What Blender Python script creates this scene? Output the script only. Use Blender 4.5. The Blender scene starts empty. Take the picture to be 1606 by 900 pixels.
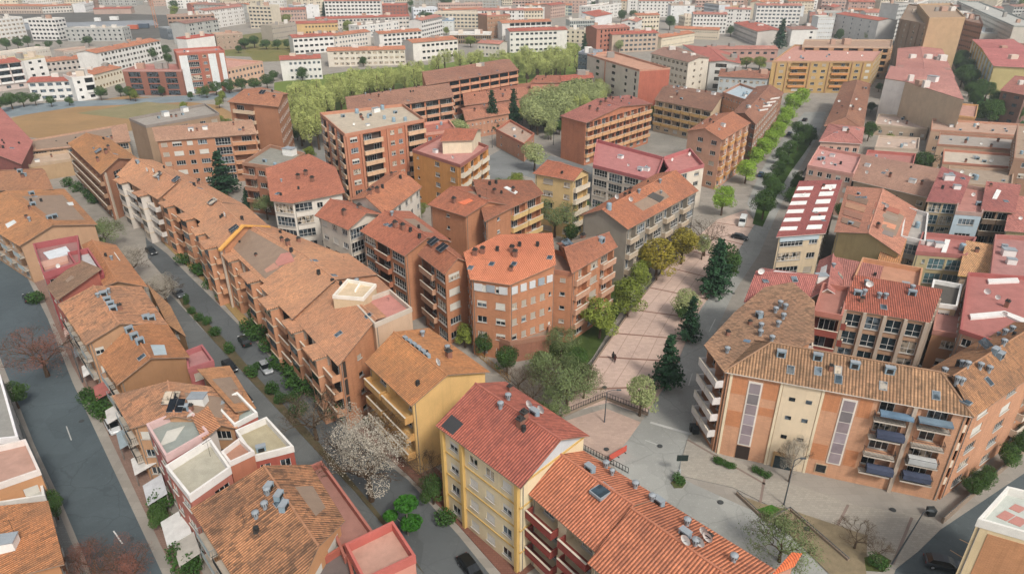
import bpy, math, random
from mathutils import Vector, Matrix
from mathutils.geometry import intersect_ray_tri
R=math.radians
rnd=random.Random(7)
SC=bpy.context.scene; COL=SC.collection
CAMH=70.; FPX=1071.; PITCH=R(27)
W_,H_=1606,900
def P(px,py,z=0.):
    "ground point (x,y) seen at photo position px,py on the level z"
    a=(px-803)/FPX; b=(450-py)/FPX
    dy=math.cos(PITCH)+b*math.sin(PITCH); dz=-math.sin(PITCH)+b*math.cos(PITCH)
    t=(z-CAMH)/dz
    return (a*t,dy*t)
def V(px,py,z=0.): x,y=P(px,py,z); return Vector((x,y,z))
# ---------------------------------------------------------------- materials
MC={}
def srgb(h):
    if isinstance(h,tuple): return h+(1,) if len(h)==3 else h
    h=h.lstrip('#'); o=[]
    for i in (0,2,4):
        c=int(h[i:i+2],16)/255; o.append(c/12.92 if c<.04045 else ((c+.055)/1.055)**2.4)
    return (*o,1)
def soft(h,k=.30,g=1.12):
    c=srgb(h); l=.3*c[0]+.5*c[1]+.2*c[2]; return tuple((x+(l-x)*k)*g for x in c[:3])+(1,)
def mul(c,k): return (c[0]*k,c[1]*k,c[2]*k,1)
class NT:
    def __init__(s,name,rough=.85,spec=.3):
        m=bpy.data.materials.new(name); m.use_nodes=True; s.m=m; s.t=m.node_tree; s.n=s.t.nodes
        s.b=s.n['Principled BSDF']; s.b.inputs['Roughness'].default_value=rough
        s.b.inputs['Specular IOR Level'].default_value=spec
    def N(s,ty,**k):
        n=s.n.new(ty)
        for a,b in k.items():
            if a=='i':
                for x,y in b.items(): s.inp(n.inputs[x],y)
            else: setattr(n,a,b)
        return n
    def inp(s,sock,v):
        if isinstance(v,bpy.types.NodeSocket): s.t.links.new(v,sock)
        elif isinstance(v,bpy.types.Node): s.t.links.new(v.outputs[0],sock)
        else: sock.default_value=v
    def math(s,op,a,b=0.,c=None):
        n=s.N('ShaderNodeMath',operation=op); s.inp(n.inputs[0],a); s.inp(n.inputs[1],b)
        if c is not None: s.inp(n.inputs[2],c)
        return n.outputs[0]
    def mix(s,f,a,b,mode='MIX'):
        n=s.N('ShaderNodeMix',data_type='RGBA',blend_type=mode)
        s.inp(n.inputs[0],f); s.inp(n.inputs[6],a); s.inp(n.inputs[7],b); return n.outputs[2]
    def ramp(s,f,lo,hi):
        n=s.N('ShaderNodeMapRange'); s.inp(n.inputs[0],f); n.inputs[1].default_value=lo; n.inputs[2].default_value=hi; return n.outputs[0]
    def noise(s,vec,scale,detail=3,rough=.5):
        n=s.N('ShaderNodeTexNoise'); s.inp(n.inputs['Vector'],vec); n.inputs['Scale'].default_value=scale
        n.inputs['Detail'].default_value=detail; n.inputs['Roughness'].default_value=rough; return n.outputs['Fac']
    def scale(s,vec,v):
        n=s.N('ShaderNodeVectorMath',operation='MULTIPLY'); s.inp(n.inputs[0],vec); n.inputs[1].default_value=v; return n.outputs[0]
    def pos(s): return s.N('ShaderNodeNewGeometry').outputs['Position']
    def uv(s): return s.N('ShaderNodeTexCoord').outputs['UV']
    def col(s,c): s.inp(s.b.inputs['Base Color'],c)
    def bump(s,h,st=.5,d=.1):
        n=s.N('ShaderNodeBump'); n.inputs['Strength'].default_value=st; n.inputs['Distance'].default_value=d
        s.inp(n.inputs['Height'],h); s.inp(s.b.inputs['Normal'],n.outputs[0])
def cached(f):
    def g(*a):
        k=(f.__name__,)+a
        if k not in MC: MC[k]=f(*a)
        return MC[k]
    return g
@cached
def stucco(hexc,dirt=.5):
    t=NT('stucco',.9,.2); c=soft(hexc,.18,1.1); p=t.pos()
    n1=t.noise(p,.35,4,.6); st=t.noise(t.scale(p,(1.6,1.6,.12)),1.,3,.6)
    a=t.mix(t.ramp(n1,.3,.7),mul(c,.76),mul(c,1.08))
    a=t.mix(t.math('MULTIPLY',t.ramp(st,.52,.78),dirt),a,mul(c,.5))
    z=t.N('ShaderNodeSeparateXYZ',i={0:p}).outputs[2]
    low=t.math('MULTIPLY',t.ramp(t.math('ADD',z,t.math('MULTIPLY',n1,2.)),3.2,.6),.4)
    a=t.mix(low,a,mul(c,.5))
    t.col(t.mix(t.noise(p,14.,2),a,mul(c,.93))); t.bump(t.noise(p,6.,3),.2,.03); return t.m
@cached
def brick(hexc,dirt=.5):
    t=NT('brick',.92,.15); c=soft(hexc,.22,1.42); p=t.pos(); u=t.uv()
    b=t.N('ShaderNodeTexBrick',i={'Vector':u,'Scale':1.,'Color1':mul(c,1.08),'Color2':mul(c,.84),'Mortar':mul(c,.62),'Mortar Size':.018,'Brick Width':.5,'Row Height':.16})
    a=t.mix(.65,c,b.outputs['Color']); n1=t.noise(p,.3,4,.65)
    a=t.mix(t.ramp(n1,.28,.72),t.mix(1.,a,(.78,.78,.8,1),'MULTIPLY'),a)
    st=t.noise(t.scale(p,(1.4,1.4,.1)),1.,3,.6)
    a=t.mix(t.math('MULTIPLY',t.ramp(st,.5,.78),dirt),a,mul(c,.45))
    a=t.mix(t.math('MULTIPLY',t.noise(p,7.,2),.25),a,mul(c,.7))
    t.col(a); t.bump(b.outputs['Fac'],-.15,.02); return t.m
@cached
def tiles(hexc,hexd,k=.42,old=.55):
    "clay roof tiles: ribs up the slope, courses across it, each tile its own tone, lichen patches"
    t=NT('roof_tiles',.88,.2); c=soft(hexc,.14,1.36); d=soft(hexd,.2,1.3); u=t.uv(); p=t.pos()
    sx=t.N('ShaderNodeSeparateXYZ',i={0:u}); U=t.math('DIVIDE',sx.outputs[0],k); Vv=t.math('DIVIDE',sx.outputs[1],k*1.05)
    fu=t.math('FLOOR',U); fv=t.math('FLOOR',Vv)
    cell=t.N('ShaderNodeCombineXYZ',i={0:fu,1:fv,2:0.})
    wn=t.N('ShaderNodeTexWhiteNoise',i={'Vector':cell.outputs[0]}).outputs['Value']
    row=t.N('ShaderNodeTexWhiteNoise',i={'Vector':t.N('ShaderNodeCombineXYZ',i={0:fu,1:t.math('FLOOR',t.math('DIVIDE',Vv,5.)),2:3.}).outputs[0]}).outputs['Value']
    wave=t.math('SINE',t.math('MULTIPLY',U,math.tau)); fr=t.math('FRACT',Vv)
    a=t.mix(t.ramp(wn,.0,1.),mul(c,.80),mul(c,1.14))
    a=t.mix(t.math('MULTIPLY',t.ramp(wn,.86,.9),old*.9),a,d)
    a=t.mix(t.ramp(t.noise(p,.045,3,.6),.35,.65),t.mix(1.,a,(.84,.80,.80,1),'MULTIPLY'),t.mix(1.,a,(1.06,1.06,1.02,1),'MULTIPLY'))
    big=t.noise(p,.16,5,.65); med=t.noise(t.scale(p,(.7,.7,.7)),1.3,4,.7)
    a=t.mix(t.math('MULTIPLY',t.ramp(big,.42,.64),old),a,mul(d,1.35))
    a=t.mix(t.math('MULTIPLY',t.ramp(t.math('ADD',med,t.math('MULTIPLY',row,.28)),.66,.80),old*1.2),a,d)
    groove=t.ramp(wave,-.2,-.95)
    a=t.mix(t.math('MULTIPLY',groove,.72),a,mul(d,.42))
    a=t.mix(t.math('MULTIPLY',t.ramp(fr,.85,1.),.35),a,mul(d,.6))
    t.col(a); t.bump(t.math('ADD',t.math('MULTIPLY',wave,.5),t.math('MULTIPLY',fr,-.25)),.9,.09); return t.m
@cached
def plain(hexc,rough=.7,var=.25,sc=.6):
    t=NT('painted',rough,.3); c=soft(hexc,.2,1.1); p=t.pos()
    t.col(t.mix(t.ramp(t.noise(p,sc,5,.65),.3,.7),mul(c,1-var),mul(c,1+var*.3))); return t.m
@cached
def paving(hexc,sz=.6,grout=.75):
    t=NT('paving',.9,.2); c=srgb(hexc); p=t.pos()
    b=t.N('ShaderNodeTexBrick',i={'Vector':p,'Scale':1.,'Color1':mul(c,1.06),'Color2':mul(c,.9),'Mortar':mul(c,grout),'Mortar Size':.03,'Brick Width':sz*1.6,'Row Height':sz})
    a=t.mix(t.ramp(t.noise(p,.12,5,.65),.3,.7),t.mix(1.,b.outputs['Color'],(.8,.8,.82,1),'MULTIPLY'),b.outputs['Color'])
    a=t.mix(t.math('MULTIPLY',t.ramp(t.noise(p,.9,4,.7),.55,.75),.3),a,mul(c,.6))
    t.col(a); return t.m
@cached
def asphalt(hexc):
    t=NT('asphalt',.93,.15); c=srgb(hexc); p=t.pos()
    a=t.mix(t.ramp(t.noise(p,.07,5,.6),.3,.7),mul(c,.72),mul(c,1.15))
    a=t.mix(t.math('MULTIPLY',t.ramp(t.noise(p,.5,4,.75),.52,.66),.35),a,mul(c,.62))
    a=t.mix(t.math('MULTIPLY',t.ramp(t.noise(t.scale(p,(1,1,1)),1.7,2,.5),.62,.68),.3),a,mul(c,1.45))
    vo=t.N('ShaderNodeTexVoronoi',feature='DISTANCE_TO_EDGE',i={'Scale':.16}); wv=t.N('ShaderNodeVectorMath',operation='ADD',i={0:p,1:t.N('ShaderNodeTexNoise',i={'Vector':p,'Scale':.5}).outputs['Color']}); t.inp(vo.inputs['Vector'],wv)
    a=t.mix(t.math('MULTIPLY',t.ramp(vo.outputs['Distance'],.016,.004),.45),a,mul(c,.5))
    ce=t.N('ShaderNodeTexVoronoi',distance='CHEBYCHEV',i={'Vector':p,'Scale':.13}); sc_=t.N('ShaderNodeSeparateColor',i={0:ce.outputs['Color']})
    a=t.mix(t.math('MULTIPLY',t.ramp(sc_.outputs[0],.72,.73),.22),a,mul(c,.6)); a=t.mix(t.math('MULTIPLY',t.ramp(sc_.outputs[1],.82,.83),.2),a,mul(c,1.5))
    t.col(t.mix(t.math('MULTIPLY',t.noise(p,22.,2),.5),a,mul(c,.8))); return t.m
@cached
def grass(a_,b_,sc=.5):
    t=NT('grass',.95,.1); p=t.pos(); fw=t.noise(t.scale(p,(.05,.9,1.)),1.,3,.6)
    a=t.mix(t.ramp(t.noise(p,sc,6,.7),.3,.7),srgb(a_),srgb(b_)); a=t.mix(t.math('MULTIPLY',t.ramp(fw,.45,.7),.3),a,mul(srgb(b_),.75)); t.col(t.mix(t.math('MULTIPLY',t.noise(p,8.,3),.6),a,mul(srgb(a_),.5))); return t.m
@cached
def glass(hexc='#1c2328'):
    t=NT('window_glass',.12,.5); c=srgb(hexc)
    r=t.N('ShaderNodeObjectInfo').outputs['Random']
    w=t.N('ShaderNodeTexWhiteNoise',noise_dimensions='1D',i={'W':t.math('MULTIPLY',r,57.)}).outputs['Value']
    a=t.mix(t.ramp(w,.55,1.),c,srgb('#6f7c86'))
    a=t.mix(t.ramp(r,.82,.86),a,srgb('#b9ab98'))
    nn=t.noise(t.pos(),1.1,2); a=t.mix(t.ramp(nn,.45,.62),a,mul(c,.55)); t.col(a); return t.m
@cached
def leaf(a_,b_):
    t=NT('foliage',.75,.2); p=t.pos()
    r=t.N('ShaderNodeObjectInfo').outputs['Random']
    n=t.noise(p,.55,4,.7)
    w=t.N('ShaderNodeTexWhiteNoise',i={'Vector':t.scale(p,(3,3,3))}).outputs['Value']
    a=t.mix(t.ramp(n,.32,.68),srgb(b_),srgb(a_)); a=t.mix(t.math('MULTIPLY',w,.25),a,mul(srgb(a_),1.3))
    a=t.mix(t.math('MULTIPLY',r,.35),a,mul(srgb(b_),.9))
    t.col(a); t.b.inputs['Subsurface Weight'].default_value=0.; return t.m
@cached
def bark(h='#5a4a3c'):
    t=NT('bark',.95,.1); t.col(t.mix(t.noise(t.pos(),6.,4),mul(srgb(h),.6),srgb(h))); return t.m
@cached
def paint(h,rough=.3,met=0.):
    t=NT('car_paint',rough,.5); t.b.inputs['Metallic'].default_value=met; t.col(srgb(h)); return t.m
# ---------------------------------------------------------------- mesh building
class MB:
    def __init__(s): s.v=[];s.f=[];s.mi=[];s.uv=[];s.ms=[]
    def mat(s,m):
        if m not in s.ms: s.ms.append(m)
        return s.ms.index(m)
    def poly(s,pts,m,uv=None):
        k=len(s.v); s.v+= [tuple(p) for p in pts]; s.f.append(tuple(range(k,k+len(pts)))); s.mi.append(s.mat(m))
        if uv is None:
            a=Vector(pts[0]); b=Vector(pts[1]); n=(b-a).cross(Vector(pts[2])-b)
            e=(b-a).normalized() if (b-a).length>1e-6 else Vector((1,0,0))
            n=n.normalized() if n.length>1e-9 else Vector((0,0,1)); g=n.cross(e)
            uv=[((Vector(p)-a).dot(e),(Vector(p)-a).dot(g)) for p in pts]
        s.uv+=uv
    def box(s,c,d,m,rz=0.,top=None,taper=1.):
        "centre of the base, full sizes"
        x,y,z=c; a,b,h=d; cs,sn=math.cos(rz),math.sin(rz)
        q=[]
        for zz,k in ((0,1.),(h,taper)):
            for sx,sy in ((-1,-1),(1,-1),(1,1),(-1,1)):
                u,w=sx*a/2*k,sy*b/2*k; q.append((x+u*cs-w*sn,y+u*sn+w*cs,z+zz))
        for f in ((3,2,1,0),(0,1,5,4),(1,2,6,5),(2,3,7,6),(3,0,4,7)): s.poly([q[i] for i in f],m)
        s.poly([q[i] for i in (4,5,6,7)],top or m)
    def prism(s,pts,z0,z1,m,top=None,bottom=False):
        n=len(pts)
        for i in range(n):
            a,b=pts[i],pts[(i+1)%n]; s.poly([(a[0],a[1],z0),(b[0],b[1],z0),(b[0],b[1],z1),(a[0],a[1],z1)],m)
        s.poly([(p[0],p[1],z1) for p in pts],top or m)
        if bottom: s.poly([(p[0],p[1],z0) for p in reversed(pts)],m)
    def tube(s,path,rads,m,n=7,cap=True):
        rings=[]
        for i,p in enumerate(path):
            p=Vector(p); d=(Vector(path[min(i+1,len(path)-1)])-Vector(path[max(i-1,0)]))
            d=d.normalized() if d.length>1e-9 else Vector((0,0,1))
            x=d.orthogonal().normalized(); y=d.cross(x)
            rings.append([p+(x*math.cos(math.tau*j/n)+y*math.sin(math.tau*j/n))*rads[i] for j in range(n)])
        k=len(s.v)
        mi=s.mat(m)
        for r in rings: s.v+=[tuple(q) for q in r]
        for i in range(len(rings)-1):
            for j in range(n):
                s.f.append((k+i*n+j,k+i*n+(j+1)%n,k+(i+1)*n+(j+1)%n,k+(i+1)*n+j)); s.mi.append(mi); s.uv+=[(0,0),(1,0),(1,1),(0,1)]
        if cap:
            s.poly([tuple(q) for q in rings[-1]],m)
    def mesh(s,name,off=(0,0,0),smooth=False):
        me=bpy.data.meshes.new(name); ox,oy,oz=off
        me.from_pydata([(x-ox,y-oy,z-oz) for x,y,z in s.v],[],s.f)
        for m in s.ms: me.materials.append(m)
        me.polygons.foreach_set('material_index',s.mi)
        if smooth: me.polygons.foreach_set('use_smooth',[True]*len(s.f))
        l=me.uv_layers.new(name='UVMap'); l.data.foreach_set('uv',[c for q in s.uv for c in q]); me.update(); return me
    def obj(s,name,parent=None,off=(0,0,0),smooth=False,loc=None):
        if not s.f: return None
        o=bpy.data.objects.new(name,s.mesh(name,off,smooth)); COL.objects.link(o)
        if parent: o.parent=parent
        if loc is not None: o.location=loc
        elif not parent: o.location=off
        return o
def tag(o,label=None,cat=None,group=None,kind=None):
    if label: o['label']=label
    if cat: o['category']=cat
    if group: o['group']=group
    if kind: o['kind']=kind
    return o
def empty(name,loc,label,cat,group=None,rz=0.):
    o=bpy.data.objects.new(name,None); COL.objects.link(o); o.location=loc; o.rotation_euler.z=rz; o.empty_display_size=.3
    return tag(o,label,cat,group)
def put(name,me,parent,loc=(0,0,0),rz=0.,sc=None):
    o=bpy.data.objects.new(name,me); COL.objects.link(o); o.parent=parent; o.location=loc; o.rotation_euler.z=rz
    if sc: o.scale=sc
    return o
def copy_thing(o,loc,rz=0.,sc=1.,label=None,group=None):
    r=o.copy(); COL.objects.link(r); r.location=loc; r.rotation_euler.z=rz; r.scale=(sc,)*3 if not isinstance(sc,tuple) else sc
    if label: r['label']=label
    if group: r['group']=group
    elif 'group' in r.keys() and label: del r['group']
    for ch in o.children:
        c=ch.copy(); COL.objects.link(c); c.parent=r
        for g in ch.children:
            d=g.copy(); COL.objects.link(d); d.parent=c
    return r
# ---------------------------------------------------------------- windows, balconies
WC={}
WHITE='#cfcdc8'
def window_mesh(w,h,kind,fc,gc):
    """local: x across, y outwards (0 = pane plane), z up from the sill. kinds: n normal, v shutter down, h half shutter, g gallery, d door"""
    k=('w',round(w,2),round(h,2),kind,fc,gc)
    if k in WC: return WC[k]
    f=MB(); fr=plain(fc,.5,.08); t=.07
    f.box((0,0,0),(w,.08,t),fr); f.box((0,0,h-t),(w,.08,t),fr)
    n=max(1,round(w/(.75 if kind!='g' else .9)))
    for i in range(n+1): f.box((-w/2+t/2+(w-t)*i/n,0.003,t),(t,.07,h-2*t),fr)
    if kind=='g': f.box((0,.004,h*.38),(w,.06,.06),fr)
    f.box((0,.12,-.06),(w+.2,.3,.06),plain('#b5aea4',.8,.1))
    if kind in 'vh':
        hh=h if kind=='v' else h*.45; sh=plain('#c9c5bb' if (round(w*10)+round(h*10))%3 else '#a89c8c',.7,.12)
        z=h-hh
        m=max(3,int(hh/.16))
        for i in range(m): f.box((0,.05,z+.01+i*(hh-.02)/m),(w-2*t,.05,(hh-.02)/m-.012),sh)
        f.poly([(-w/2+t,.045,z),(w/2-t,.045,z),(w/2-t,.045,h-t),(-w/2+t,.045,h-t)],sh)
    p=MB(); p.poly([(-w/2,0,0),(w/2,0,0),(w/2,0,h),(-w/2,0,h)],glass(gc))
    a,b=f.mesh('window_frame'),p.mesh('window_pane'); j=MB(); 
    j.v=f.v+p.v; j.f=f.f+[tuple(i+len(f.v) for i in q) for q in p.f]; j.ms=f.ms+[glass(gc)]; j.mi=f.mi+[len(f.ms)]; j.uv=f.uv+p.uv
    WC[k]=(a,b,j.mesh('window')); return WC[k]
def balcony_mesh(w,d,kind,hexc,kc=None):
    """local: x across, y outwards from the wall plane, z=0 floor level. kinds: b solid parapet, r railing, c half glass"""
    k=('b',round(w,2),round(d,2),kind,hexc,kc)
    if k in WC: return WC[k]
    f=MB(); m=brick(hexc) if kc=='brick' else stucco(hexc)
    f.box((0,d/2,-.2),(w,d,.2),m)
    if kind=='b':
        f.box((0,d-.075,0.003),(w,.15,1.0),m)
        for s in (-1,1): f.box((s*(w/2-.075),d/2-.08,0.002),(.15,d-.16,.98),m)
        f.box((0,d-.07,1.004),(w+.06,.24,.06),plain('#c9bda9',.8,.15))
    else:
        rm=plain('#2c2f31' if kind=='r' else '#8f979b',.5,.1)
        for z in (.08,.98): f.box((0,d-.04,z),(w,.05,.05),rm)
        for s in (-1,1): f.box((s*(w/2-.03),d/2,.98),(.05,d,.05),rm)
        n=int(w/.16)
        for i in range(n+1): f.box((-w/2+.03+(w-.06)*i/n,d-.04,.08),(.03,.03,.9),rm)
        n=max(1,int(d/.25))
        for s in (-1,1):
            for i in range(n): f.box((s*(w/2-.03),.1+(d-.2)*i/n,.0),(.03,.03,.98),rm)
        if kind=='c': f.poly([(-w/2,d-.01,.05),(w/2,d-.01,.05),(w/2,d-.01,.95),(-w/2,d-.01,.95)],plain('#9fb0b4',.4,.1))
    WC[k]=f.mesh('balcony'); return WC[k]
BAY={'.':(1.2,),'-':(3.,),'w':(2.6,1.35,1.3),'W':(3.4,2.2,1.4),'s':(1.8,.7,.8),'t':(2.2,1.1,2.1),'b':(4.6,3.9),'B':(6.2,5.5),'r':(4.6,3.6),'c':(4.6,3.6),
     'g':(4.4,3.7,1.9),'G':(4.,3.9,2.3),'v':(2.6,1.4,1.3),'|':(.7,),'l':(1.6,1.,2.0),'j':(4.6,3.6)}
class Bld: pass
ALL=[]
def wall_frame(a,b): # a,b 2D Vectors, returns dir, outward normal (for CCW polygons), len
    d=(b-a); L=d.length; d=d/L; return d,Vector((d.y,-d.x)),L
def facade(bl,wm,a,b,h,z0,wallm,pat,nf,fh,rz_off=0,ground=None,det=2):
    """one outer wall with real openings; windows and balconies are separate parts"""
    d,n,L=wall_frame(a,b)
    ang=math.atan2(d.y,d.x)
    def pt(u,z,o=0.): q=a+d*u+n*o; return (q.x,q.y,z)
    ops=[]
    if pat:
        if '*' in pat:
            pre,rest=pat.split('*')[0],pat.split('*',1)[1].replace('*','')
            if not pre: core,post=rest,''
            else:
                j=0
                while j<len(rest) and rest[j].isalpha(): j+=1
                core,post=rest[:j],rest[j:]
            fx=sum(BAY[c][0] for c in pre+post); k=max(1,round((L-fx)/sum(BAY[c][0] for c in core))); p=pre+core*k+post
        else: p=pat
        tot=sum(BAY[c][0] for c in p)
        k=L/tot; u=0.
        for c in p:
            bw=BAY[c][0]*k; uc=u+bw/2; u+=bw
            if c in '.-': continue
            if c=='|':
                bl.pil.append((a+d*uc,n,ang,.5)); continue
            for f in range(nf):
                zf=z0+f*fh
                cc=c
                if f==0 and ground is not None: cc=ground if ground!='.' else None
                elif f==0 and c in 'bBrcgGj': cc='G' if c in 'gG' else 'W'
                if cc is None or cc in '.|-': continue
                if f==nf-1 and zf+2.6>h: 
                    if cc in 'bBrcjG': cc='w'
                by=BAY[cc]; w=min(by[1]*min(max(k,.55),1.5),bw-.35)
                if w<.35: continue
                if cc in 'bBrcj':
                    hh=min(fh-.45,h-zf-.1); ops.append((uc-w/2,uc+w/2,zf+.02,zf+.02+hh,1.1,cc,zf))
                else:
                    hh=by[2]; s={'s':1.3,'t':.15,'g':.75,'G':.2,'l':.3}.get(cc,.95)
                    hh=min(hh,h-zf-s-.15,fh-s-.15)
                    if hh>.4: ops.append((uc-w/2,uc+w/2,zf+s,zf+s+hh,.16,cc,zf))
    # grid of wall cells
    xs=sorted({0.,round(L,4)}|{round(o[0],4) for o in ops}|{round(o[1],4) for o in ops})
    byx={}
    for o in ops: byx.setdefault(round(o[0],4),[]).append(o)
    i=0; cur=0.
    starts=sorted(byx)
    cols={}
    for o in ops: cols.setdefault((round(o[0],3),round(o[1],3)),[]).append(o)
    # merge overlapping column spans
    spans=[]
    for (x0,x1) in sorted(cols):
        if spans and x0<spans[-1][1]-1e-3: spans[-1][1]=max(spans[-1][1],x1); spans[-1][2]+=cols[(x0,x1)]
        else: spans.append([x0,x1,list(cols[(x0,x1)])])
    def wq(u0,u1,za,zb):
        if u1-u0<1e-4 or zb-za<1e-4: return
        wm.poly([pt(u0,za),pt(u1,za),pt(u1,zb),pt(u0,zb)],wallm,[(u0,za),(u1,za),(u1,zb),(u0,zb)])
    cur=0.
    for x0,x1,oo in spans:
        wq(cur,x0,0,h); cur=x1
        oo.sort(key=lambda o:o[2]); zc=0.
        for o in oo:
            wq(x0,x1,zc,o[2])
            if o[0]>x0+1e-3: wq(x0,o[0],o[2],o[3])
            if o[1]<x1-1e-3: wq(o[1],x1,o[2],o[3])
            zc=o[3]
        wq(x0,x1,zc,h)
    wq(cur,L,0,h)
    dark=plain('#4b4641',.9,.2)
    for (u0,u1,za,zb,dp,c,zf) in ops:
        w=u1-u0; hh=zb-za; uc=(u0+u1)/2; q=a+d*uc
        if det==0:
            dp=.15; gm=bl.farglass
            if c in 'bBrcj':
                wm.poly([pt(u0,za,-1.),pt(u1,za,-1.),pt(u1,zb,-1.),pt(u0,zb,-1.)],gm); dp=1.
                wm.box((q.x+n.x*.35,q.y+n.y*.35,za-.1),(w+.2,.8,1.),bl.balm,ang)
            else: wm.poly([pt(u0,za,-dp),pt(u1,za,-dp),pt(u1,zb,-dp),pt(u0,zb,-dp)],gm)
        elif c in 'bBrcj':
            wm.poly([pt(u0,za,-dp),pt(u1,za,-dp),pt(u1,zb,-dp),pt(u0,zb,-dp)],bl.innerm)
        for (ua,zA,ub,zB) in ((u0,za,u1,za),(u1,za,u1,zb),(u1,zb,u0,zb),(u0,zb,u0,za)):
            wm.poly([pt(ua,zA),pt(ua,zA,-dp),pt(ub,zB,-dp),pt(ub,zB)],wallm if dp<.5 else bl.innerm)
        if det==0: continue
        if c in 'bBrcj':
            pr=bl.proj
            bk={'b':'b','B':'b','r':'r','c':'c','j':'r'}[c]
            bl.bal.append((q,n,ang,zf,balcony_mesh(round(w+.3,1),pr,bk,bl.balc if bk=='b' else '#b8ac9c',bl.balk)))
            ww=round(min(w-.5,1.8+.6*(len(bl.win)%3)),1); off=((len(bl.win)*7)%5-2)/2*(w-ww-.3)/2
            bl.win.append((q+d*off-n*(dp-.05),n,ang,za+.05,round(min(2.1,hh-.1),1),ww,'n'))
        else:
            r=rnd.random()
            kd={'v':'v','g':'g','G':'g'}.get(c) or ('v' if r<bl.shut*.5 else 'h' if r<bl.shut else 'n')
            bl.win.append((q-n*.12,n,ang,za,hh,w,kd))
def inset(poly,d):
    n=len(poly); out=[]
    for i in range(n):
        p0,p1,p2=poly[i-1],poly[i],poly[(i+1)%n]
        e1=(p1-p0).normalized(); e2=(p2-p1).normalized()
        n1=Vector((-e1.y,e1.x)); n2=Vector((-e2.y,e2.x))
        k=1+n1.dot(n2); out.append(p1+(n1+n2)*(d/max(k,.25)))
    return out
def area(p): return sum(p[i-1].x*p[i].y-p[i].x*p[i-1].y for i in range(len(p)))/2
TILE=('#b67a56','#6f523e'); TRED=('#b5644f','#7a4538'); TOR=('#cf6f45','#8a4a30'); TBR=('#a3745a','#6a5040'); TPK=('#b9796a','#87584c')
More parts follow.
